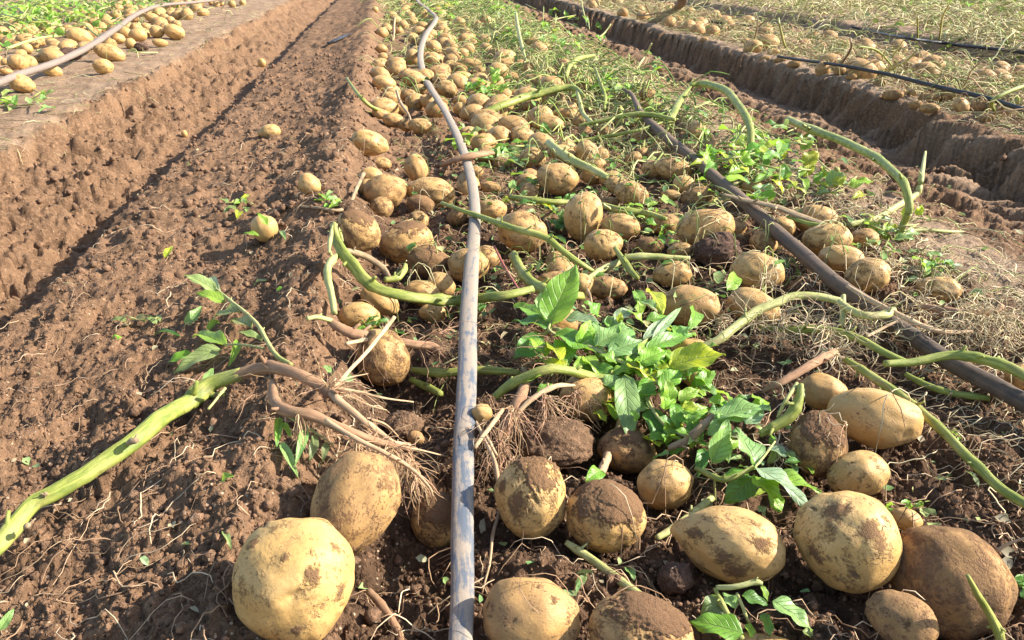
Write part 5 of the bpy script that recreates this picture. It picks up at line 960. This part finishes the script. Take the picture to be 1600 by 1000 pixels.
# ------------------------------------------------------------------ what nobody could count: crumbs, fibres, straw, wilted greens
def pobs(x, y):
    """height of the potatoes standing at (x, y), 0 where none"""
    z = np.full(len(x), -9.0)
    for (P, rad, ax, s) in PLACED:
        m = (np.abs(x - P[0]) < rad) & (np.abs(y - P[1]) < rad)
        if not m.any(): continue
        d2 = ((x[m] - P[0]) ** 2 + (y[m] - P[1]) ** 2) / (rad * .85) ** 2
        hz = math.sqrt(((ax[2] * s) ** 2).sum())
        z[m] = np.maximum(z[m], np.where(d2 < 1, P[2] + hz * np.sqrt(np.clip(1 - d2, 0, 1)), -9))
    return z
def spots(n, xr, yr, seed, dens=None, logy=True):
    r = np.random.default_rng(seed); x = r.uniform(*xr, n * 3); y = np.exp(r.uniform(math.log(yr[0]), math.log(yr[1]), n * 3)) if logy else r.uniform(*yr, n * 3)
    if dens is not None:
        k = r.uniform(size=n * 3) < dens(x, y); x, y = x[k], y[k]
    return x[:n], y[:n], r
def strands(name, n, xr, yr, seed, L, rad, cols, arch=.01, lift=.003, wig=.35, S=7, dens=None, over=True, label=None, sides=3, straight=.0, vert=0.0, mat=None, grow=0.0):
    x, y, r = spots(n, xr, yr, seed, dens); n = len(x)
    a = r.uniform(0, 2 * np.pi, n); ln = r.uniform(L[0], L[1], n) * (1 + grow * y); P = np.zeros((n, S, 3)); cx, cy = x.copy(), y.copy()
    for k in range(S):
        P[:, k, 0], P[:, k, 1] = cx, cy
        a = a + r.normal(size=n) * wig; cx = cx + np.cos(a) * ln / (S - 1); cy = cy + np.sin(a) * ln / (S - 1)
    g = H1(P[..., 0].ravel(), P[..., 1].ravel()).reshape(n, S)
    if over: g = np.maximum(g, pobs(P[..., 0].ravel(), P[..., 1].ravel()).reshape(n, S))
    g = g * (1 - straight) + straight * np.linspace(0, 1, S)[None] * (g[:, -1:] - g[:, :1]) + straight * g[:, :1]
    t = np.linspace(0, 1, S)[None]
    P[..., 2] = g + lift * r.uniform(.3, 1.6, (n, 1)) + arch * r.uniform(0, 1, (n, 1)) ** 2 * np.sin(np.pi * t) * (1 + grow * y[:, None]) + vert * r.uniform(-.3, 1, (n, 1)).clip(0) ** 2 * t
    if over and straight == 0 and yr[0] < 1:                 # few of them lie over a potato
        hi = (pobs(P[..., 0].ravel(), P[..., 1].ravel()) > -5).reshape(n, S).mean(1); keep = (hi < .12) | (r.uniform(size=n) < .07); x, y, ln, P = x[keep], y[keep], ln[keep], P[keep]; n = len(x)
    R = r.uniform(rad[0], rad[1], n)[:, None] * (1 + grow * y[:, None]) * np.array([.7] + [1] * (S - 2) + [.35])[None]
    c = np.array(cols)[r.integers(0, len(cols), n)] * r.uniform(.7, 1.25, (n, 1))
    me = strand_mesh(name, P, R, np.clip(c, 0, .9), sides); o = link(name, me, mat or M_LIT); tag(o, label, None, None, 'stuff'); return o
def bits(name, n, xr, yr, seed, size, cols, dens=None, label=None, zup=.02, over=True, grow=0.0):
    """small folded leaf scraps: two quads and a tip each"""
    x, y, r = spots(n, xr, yr, seed, dens); n = len(x)
    z = H1(x, y) + .003
    if over: z = np.maximum(z, pobs(x, y))
    z = z + zup * r.uniform(0, 1, n) ** 2
    if over and yr[0] < 1:
        keep = (pobs(x, y) < -5) | (r.uniform(size=n) < .02); x, y, z = x[keep], y[keep], z[keep]; n = len(x)
    s = r.uniform(*size, n) * (1 + grow * y); d = r.normal(size=(n, 3)) * (1, 1, .45); d /= np.linalg.norm(d, axis=1)[:, None]
    q = np.cross(d, r.normal(size=(n, 3)) * .5 + np.array([0, 0, 1])); q /= np.linalg.norm(q, axis=1)[:, None]; u = np.cross(q, d)
    P = np.stack([x, y, z], 1); f = r.uniform(.1, .6, (n, 1)); wd = r.uniform(.2, .42, (n, 1))
    S_ = s[:, None]
    rows = [P, P + S_ * (.35 * d + wd * q + f * wd * u), P + S_ * (.4 * d - .04 * u), P + S_ * (.35 * d - wd * q + f * wd * u), P + S_ * (.75 * d + .75 * wd * q + (f * wd - .12) * u), P + S_ * (.75 * d - .14 * u), P + S_ * (.75 * d - .75 * wd * q + (f * wd - .12) * u), P + S_ * (d - .32 * f * u)]
    V = np.stack(rows, 1).reshape(-1, 3); b = np.arange(n)[:, None] * 8
    Fq = np.concatenate([b + np.array([1, 2, 5, 4]), b + np.array([2, 3, 6, 5])]); Ft = np.concatenate([b + np.array([0, 2, 1]), b + np.array([0, 3, 2]), b + np.array([4, 5, 7]), b + np.array([5, 6, 7])])
    me = npmesh(name, V, [Fq, Ft]); c = np.array(cols)[r.integers(0, len(cols), n)] * r.uniform(.7, 1.3, (n, 1)); cattr(me, 'col', np.repeat(np.clip(c, 0, .9), 8, 0))
    o = link(name, me, M_LIT); tag(o, label, None, None, 'stuff'); return o
def crumbs(name, n, xr, yr, seed, size, dens=None, over=False, label=None, lvl=1):
    x, y, r = spots(n, xr, yr, seed, dens); n = len(x); z = H1(x, y)
    if over: z = np.maximum(z, pobs(x, y))
    s = (size[0] + (size[1] - size[0]) * r.uniform(0, 1, n) ** 3)
    B, Fi = ICO[lvl]; k = len(B)
    sc = s[:, None, None] * (1 + .55 * (r.uniform(size=(n, k, 1)) - .5))
    V = B[None] * sc * r.uniform(.75, 1.2, (n, 1, 3)) + np.stack([x, y, z + s * .35], 1)[:, None]
    Fc = (Fi[None] + (np.arange(n) * k)[:, None, None]).reshape(-1, 3)
    me = npmesh(name, V.reshape(-1, 3), Fc); o = link(name, me, M_CRUMB); tag(o, label, None, None, 'stuff'); return o
moundish = lambda x, y: sm(-1.05, -.9, x) * (1 - .92 * sm(.84, .95, x)) * (.35 + .65 * np.clip(.5 + n2(x * 7, y * 6, 91), 0, 1))
crumbs('soil_crumbs', 38000, (-.75, .9), (.34, 1.7), 301, (.0007, .0032), moundish, False, 'loose soil crumbs on the mound and between the potatoes')
crumbs('soil_crumbs', 700, (-.45, .75), (.34, 1.6), 302, (.003, .007), moundish, False, 'bigger soil crumbs near the front', 2)
crumbs('soil_crumbs', 5000, (-1.1, 1.6), (1.5, 5), 303, (.003, .011), lambda x, y: .2 + .8 * moundish(x, y), False, 'soil crumbs farther up the rows')
CR = [(0.47, 0.31, 0.18), (0.36, 0.22, 0.12), (0.56, 0.42, 0.26), (0.30, 0.18, 0.10)]
CS = [(0.56, 0.47, 0.23), (0.48, 0.38, 0.20), (0.64, 0.58, 0.32), (0.40, 0.38, 0.15), (0.32, 0.37, 0.12)]
CG = [(0.28, 0.38, 0.08), (0.40, 0.46, 0.14), (0.18, 0.30, 0.06), (0.50, 0.50, 0.20), (0.52, 0.46, 0.20)]
# fine roots on the left mound and among the front potatoes
strands('root_fibres', 480, (-.72, -.08), (.36, 2.6), 311, (.02, .10), (.0003, .0008), CR, .012, .002, .45, 9, lambda x, y: .25 + .75 * sm(-.6, -.3, x) * np.clip(.5 + n2(x * 5, y * 4, 92), 0, 1), False, 'fine tan roots strewn over the left mound', mat=M_FIB)
strands('root_fibres', 1700, (-.1, .95), (.38, 2.6), 312, (.02, .10), (.0003, .0008), CR, .02, .003, .45, 9, None, True, 'fine tan roots among the potatoes', mat=M_FIB)
strands('root_fibres', 1100, (.58, 1.12), (.55, 2.2), 313, (.03, .13), (.0004, .001), [(0.55, 0.43, 0.25), (0.48, 0.36, 0.18), (0.60, 0.50, 0.30)], .03, .003, .5, 10, lambda x, y: np.exp(-((x - .82) / .16) ** 2), True, 'tangled straw-coloured roots over the hose and the dry soil', mat=M_FIB)
# tangles of roots hanging over single spots
sp = []
for (x, y, z, d, n, L) in [(800, 640, 5, (.1, -.7, -.5), 70, .10), (850, 620, 5.4, (.2, -.5, -.7), 60, .08), (780, 690, 4, (.1, -.8, -.4), 50, .08), (760, 660, 5, (-.2, -.6, -.5), 26, .06), (900, 610, 5, (.1, -.5, -.7), 26, .07), (970, 660, 3.6, (.1, -.4, -.8), 22, .05), (800, 560, 3, (.5, .2, .1), 60, .10), (880, 570, 3, (-.6, -.2, .1), 50, .10), (820, 520, 3, (.4, -.6, .1), 60, .08), (850, 500, 4, (.6, -.4, -.1), 40, .07)]:
    sp.append((W3(x, y, z), d, n, L, .5, .10, .24, .00055))
o = rootlets(None, sp, (0.40, 0.24, 0.135), 'root_tangle'); tag(o, 'tangle of fine tan roots right of the tape', None, None, 'stuff')
sp = []
for (x, y, z, d, n, L) in [(1400, 525, 3, (.2, -.3, .2), 9, .07), (1480, 525, 3, (-.4, -.1, .2), 9, .07), (1220, 500, 5, (.2, -.6, -.1), 42, .09), (1180, 505, 4, (-.3, -.5, .1), 36, .08), (1290, 520, 4, (.1, -.6, -.1), 42, .09), (1340, 500, 4, (.1, -.8, .2), 36, .09), (1300, 550, 4, (-.2, -.7, -.1), 30, .08), (1530, 490, 4, (.2, -.9, -.1), 42, .10), (1500, 490, 4, (-.2, -.8, .1), 36, .10), (1560, 500, 3, (.4, -.7, .1), 36, .10), (1440, 470, 3, (.3, -.5, .2), 24, .08), (1200, 440, 4, (-.3, -.7, .2), 18, .07), (1120, 500, 3, (.3, -.5, .2), 24, .05), (1250, 650, 3, (-.2, -.4, -.2), 12, .05), (1280, 650, 6, (.1, -.5, -.5), 12, .05), (1210, 700, 3, (.2, -.6, -.2), 24, .05)]:
    sp.append((W3(x, y, z), d, n, L * 1.25, .8, .05, .48, .0007))
o = rootlets(None, sp, (0.52, 0.41, 0.24), 'root_tangle'); tag(o, 'tangle of pale straw-like roots around the dark hose', None, None, 'stuff')
# straw and withered haulm farther back
cen = lambda x, y: np.exp(-((x - .78) / .27) ** 2) * sm(1.3, 3.2, y) + .16 * sm(2.5, 4, y) + .5 * sm(6, 9, y)
strands('withered_haulm', 1500, (-.05, 1.2), (1.9, 11), 321, (.05, .22), (.0010, .0026), CG, .05, .004, .28, 7, cen, True, 'wilted green haulm lying over the middle row', 5, vert=.05, grow=.06)
strands('dry_straw', 2800, (-.05, 1.25), (1.5, 11), 322, (.03, .16), (.0006, .0016), CS, .04, .004, .35, 7, cen, True, 'dry straw and fibres over the middle row', grow=.06)
bits('leaf_litter', 2600, (-.02, 1.25), (1.6, 12), 323, (.010, .03), [(0.14, 0.26, 0.05), (0.22, 0.34, 0.07), (0.30, 0.36, 0.10), (0.10, 0.20, 0.06), (0.38, 0.36, 0.12)], cen, 'small wilted leaves over the middle row', .05, grow=.05)
rb = lambda x, y: np.exp(-((x - 2.2) / .30) ** 2) * (x > 1.76 + .13 * sm(1.9, 3.2, y))
strands('dry_straw', 4200, (1.70, 2.7), (2.0, 13), 331, (.04, .2), (.0008, .0022), CS + CR[:2], .05, .004, .35, 7, rb, True, 'dry straw and stalks on the right bed', grow=.05, vert=.05)
bits('leaf_litter', 1300, (1.75, 2.65), (2.2, 13), 332, (.010, .03), [(0.30, 0.36, 0.10), (0.40, 0.38, 0.16), (0.24, 0.32, 0.07), (0.36, 0.28, 0.14)], rb, 'wilted leaves on the right bed', .04, grow=.05)
fr = lambda x, y: sm(2.95, 3.15, x) * (.55 + .45 * np.clip(.5 + n2(x * 1.4, y * 1.1, 93), 0, 1))
strands('dry_straw', 22000, (2.9, 13), (3.2, 22), 341, (.06, .26), (.0016, .0036), CS + CS[:3] + CG[3:], .07, .004, .4, 5, fr, False, 'dry straw-coloured haulm covering the far right beds', grow=.05, vert=.08)
bits('leaf_litter', 12000, (2.9, 14), (3.2, 24), 342, (.016, .045), [(0.30, 0.34, 0.09), (0.38, 0.38, 0.15), (0.24, 0.33, 0.06), (0.42, 0.36, 0.18)], fr, 'wilted leaves covering the far right beds', .07, False, grow=.04)
gf = lambda x, y: sm(4.2, 5.4, x - .10 * (y - 7)) * sm(5.5, 7.0, y)
bits('green_crop', 16000, (4.0, 16), (5.5, 30), 343, (.03, .07), [(0.18, 0.36, 0.04), (0.26, 0.42, 0.06), (0.14, 0.30, 0.04), (0.32, 0.42, 0.10)], gf, 'green crop growing at the far right', .16, False, grow=.03)
lb = lambda x, y: (.12 + .88 * sm(-1.75, -2.3, x - 0.02 * y)) * sm(3.2, 4.6, y)
strands('dry_straw', 1500, (-4.5, -1.25), (3.4, 14), 351, (.06, .24), (.0012, .003), CG + CS[:2], .07, .004, .35, 6, lb, True, 'pale green stalks on the left bed', grow=.03, vert=.05)
bits('leaf_litter', 4200, (-5, -1.6), (3.8, 15), 352, (.02, .05), [(0.20, 0.36, 0.05), (0.30, 0.42, 0.10), (0.36, 0.40, 0.14), (0.14, 0.28, 0.05)], lambda x, y: sm(-1.7, -2.3, x - 0.02 * y), 'green leaves covering the far left bed', .12, True, grow=.03)
strands('dry_straw', 500, (-1.75, -1.02), (2.4, 9), 353, (.03, .12), (.0005, .0013), CS + CR, .01, .003, .4, 6, None, True, 'scattered straw along the edge of the left bed', grow=.03)
strands('dry_straw', 650, (.82, 1.3), (.5, 3), 361, (.02, .10), (.0005, .0014), CS + CR, .015, .003, .45, 7, None, True, 'scattered straw on the dry soil beside the tyre track')
bits('leaf_litter', 420, (.5, 1.35), (.5, 3.2), 362, (.006, .020), [(0.30, 0.36, 0.12), (0.38, 0.36, 0.2), (0.18, 0.28, 0.08), (0.40, 0.33, 0.2)], None, 'torn leaf scraps on the soil at the right', .01)
bits('leaf_litter', 260, (-.1, .6), (.5, 2.2), 363, (.006, .02), [(0.24, 0.32, 0.12), (0.38, 0.36, 0.2), (0.14, 0.24, 0.08), (0.40, 0.33, 0.2)], None, 'torn leaf scraps between the potatoes', .02)
bits('leaf_litter', 90, (-.7, -.1), (.5, 2.6), 364, (.005, .015), [(0.24, 0.32, 0.12), (0.40, 0.36, 0.2), (0.40, 0.33, 0.2)], None, 'few leaf scraps on the left mound', .004, False)
strands('dry_straw', 2600, (1.66, 2.0), (1.6, 9), 335, (.02, .07), (.0006, .0014), CS + CR, .012, .003, .4, 6, lambda x, y: 1.0 * (x > 1.68 + .13 * sm(1.9, 3.2, y)), True, 'straw and roots along the crest of the right bed', grow=.05)
bits('leaf_litter', 500, (0, .9), (1.0, 2.6), 365, (.008, .026), [(0.16, 0.30, 0.06), (0.26, 0.36, 0.12), (0.12, 0.22, 0.08), (0.38, 0.36, 0.16)], None, 'wilted leaf scraps between the middle potatoes', .02, grow=.02)
strands('dry_straw', 700, (0, .95), (1.0, 2.8), 366, (.03, .12), (.0005, .0013), CS + CR[:2] + CG[:2], .03, .004, .4, 7, None, True, 'straw between the middle potatoes')
# bare stalks standing over the far beds
def far_stalk(pts, rpx, mat, label, group=None): one('withered_stalk', pts, rpx, mat, label, 'withered stalk', group, sides=6, n=5)
far_stalk([(1216, 28, 22), (1220, 45, 14), (1226, 70, 4), (1234, 82, 1)], [1.8, 2.2, 2.4, 2], M_PALE, 'pale upright stalk before the start of the black line')
far_stalk([(1184, 28, 16), (1182, 50, 9), (1178, 66, 3)], [1.2, 1.6, 1.6], M_DRY, 'dark forked stalk on the near edge of the right bed'); far_stalk([(1182, 44, 10), (1195, 34, 14), (1208, 29, 16)], [1.4, 1.2, .8], M_DRY, 'dark slanting twig touching the forked stalk')
far_stalk([(1328, 58, 22), (1330, 76, 14), (1316, 96, 4), (1300, 108, 1)], [1.6, 2.6, 3, 2.4], M_DRY, 'dark bent stalk leaning over the black line')
far_stalk([(1412, 62, 16), (1395, 88, 7), (1376, 112, 2)], [1.2, 1.8, 1.8], M_PALE, 'slanting pale stalk in the fan by the black line'); far_stalk([(1434, 77, 14), (1412, 98, 7), (1378, 112, 2)], [2.0, 2.6, 2], M_PALE, 'longest pale stalk of the fan by the black line'); far_stalk([(1384, 74, 14), (1378, 96, 6), (1372, 112, 2)], [1.2, 1.4, 1.4], M_PALE, 'upright pale stalk in the fan by the black line'); far_stalk([(1340, 72, 15), (1372, 80, 10), (1400, 110, 2)], [1.2, 2.4, 1.6], M_GREEN, 'green drooping stalk in the fan by the black line')
far_stalk([(1482, 8, 26), (1472, 30, 18), (1468, 62, 4)], [1.6, 2.2, 2], M_PALE, 'tall pale curved stalk at the upper right'); far_stalk([(1434, 28, 18), (1434, 60, 5)], [1.6, 2], M_GREEN, 'short upright stalk at the upper right'); far_stalk([(1532, 96, 16), (1516, 112, 8), (1510, 132, 2)], [1.4, 1.6, 1.4], M_TAN, 'curved tan stalk on the far edge of the right bed')
far_stalk([(1620, 128, 10), (1580, 142, 9), (1550, 158, 6), (1556, 176, 2)], [3, 4, 4, 3], M_GREEN, 'grey-green stalk at the right edge over the black line')
far_stalk([(908, 0, 20), (912, 20, 12), (918, 42, 3)], [1.2, 1.6, 1.4], M_PALE, 'spindly pale stalk before the tyre track'); far_stalk([(954, 38, 12), (946, 50, 7), (936, 58, 3)], [1.6, 2, 1.6], M_PALE, 'short slanting stalk before the tyre track'); far_stalk([(1018, 68, 14), (1006, 90, 6), (994, 108, 1)], [1.6, 2.2, 2], M_PALE, 'pale stalk leaning right at the tyre track'); far_stalk([(1008, 5, 16), (1014, 18, 6)], [1.4, 1.4], M_DRY, 'dark upright twig beyond the tyre track'); far_stalk([(1046, 18, 10), (1030, 20, 8), (1000, 24, 6), (985, 14, 10)], [1.2, 1.6, 1.6, 1], M_DRY, 'dark crooked twig beyond the tyre track')
far_stalk([(24, 10, 12), (60, 34, 8), (98, 40, 6)], [2, 2.6, 3], M_PALE, 'pale stalk lying in the weeds of the left bed'); far_stalk([(10, 76, 4), (60, 60, 6), (96, 55, 6)], [3.4, 3, 2.4], M_PALE, 'stalk end between the potatoes of the left bed'); far_stalk([(198, 80, 2), (220, 82, 2), (246, 82, 1)], [1.6, 1.6, 1.2], M_PALE, 'thin stalk on the soil at the right of the left bed heap'); far_stalk([(125, 28, 8), (140, 46, 5), (158, 60, 3)], [1.6, 2, 2], M_GREEN, 'slanting stalk above the left hose')
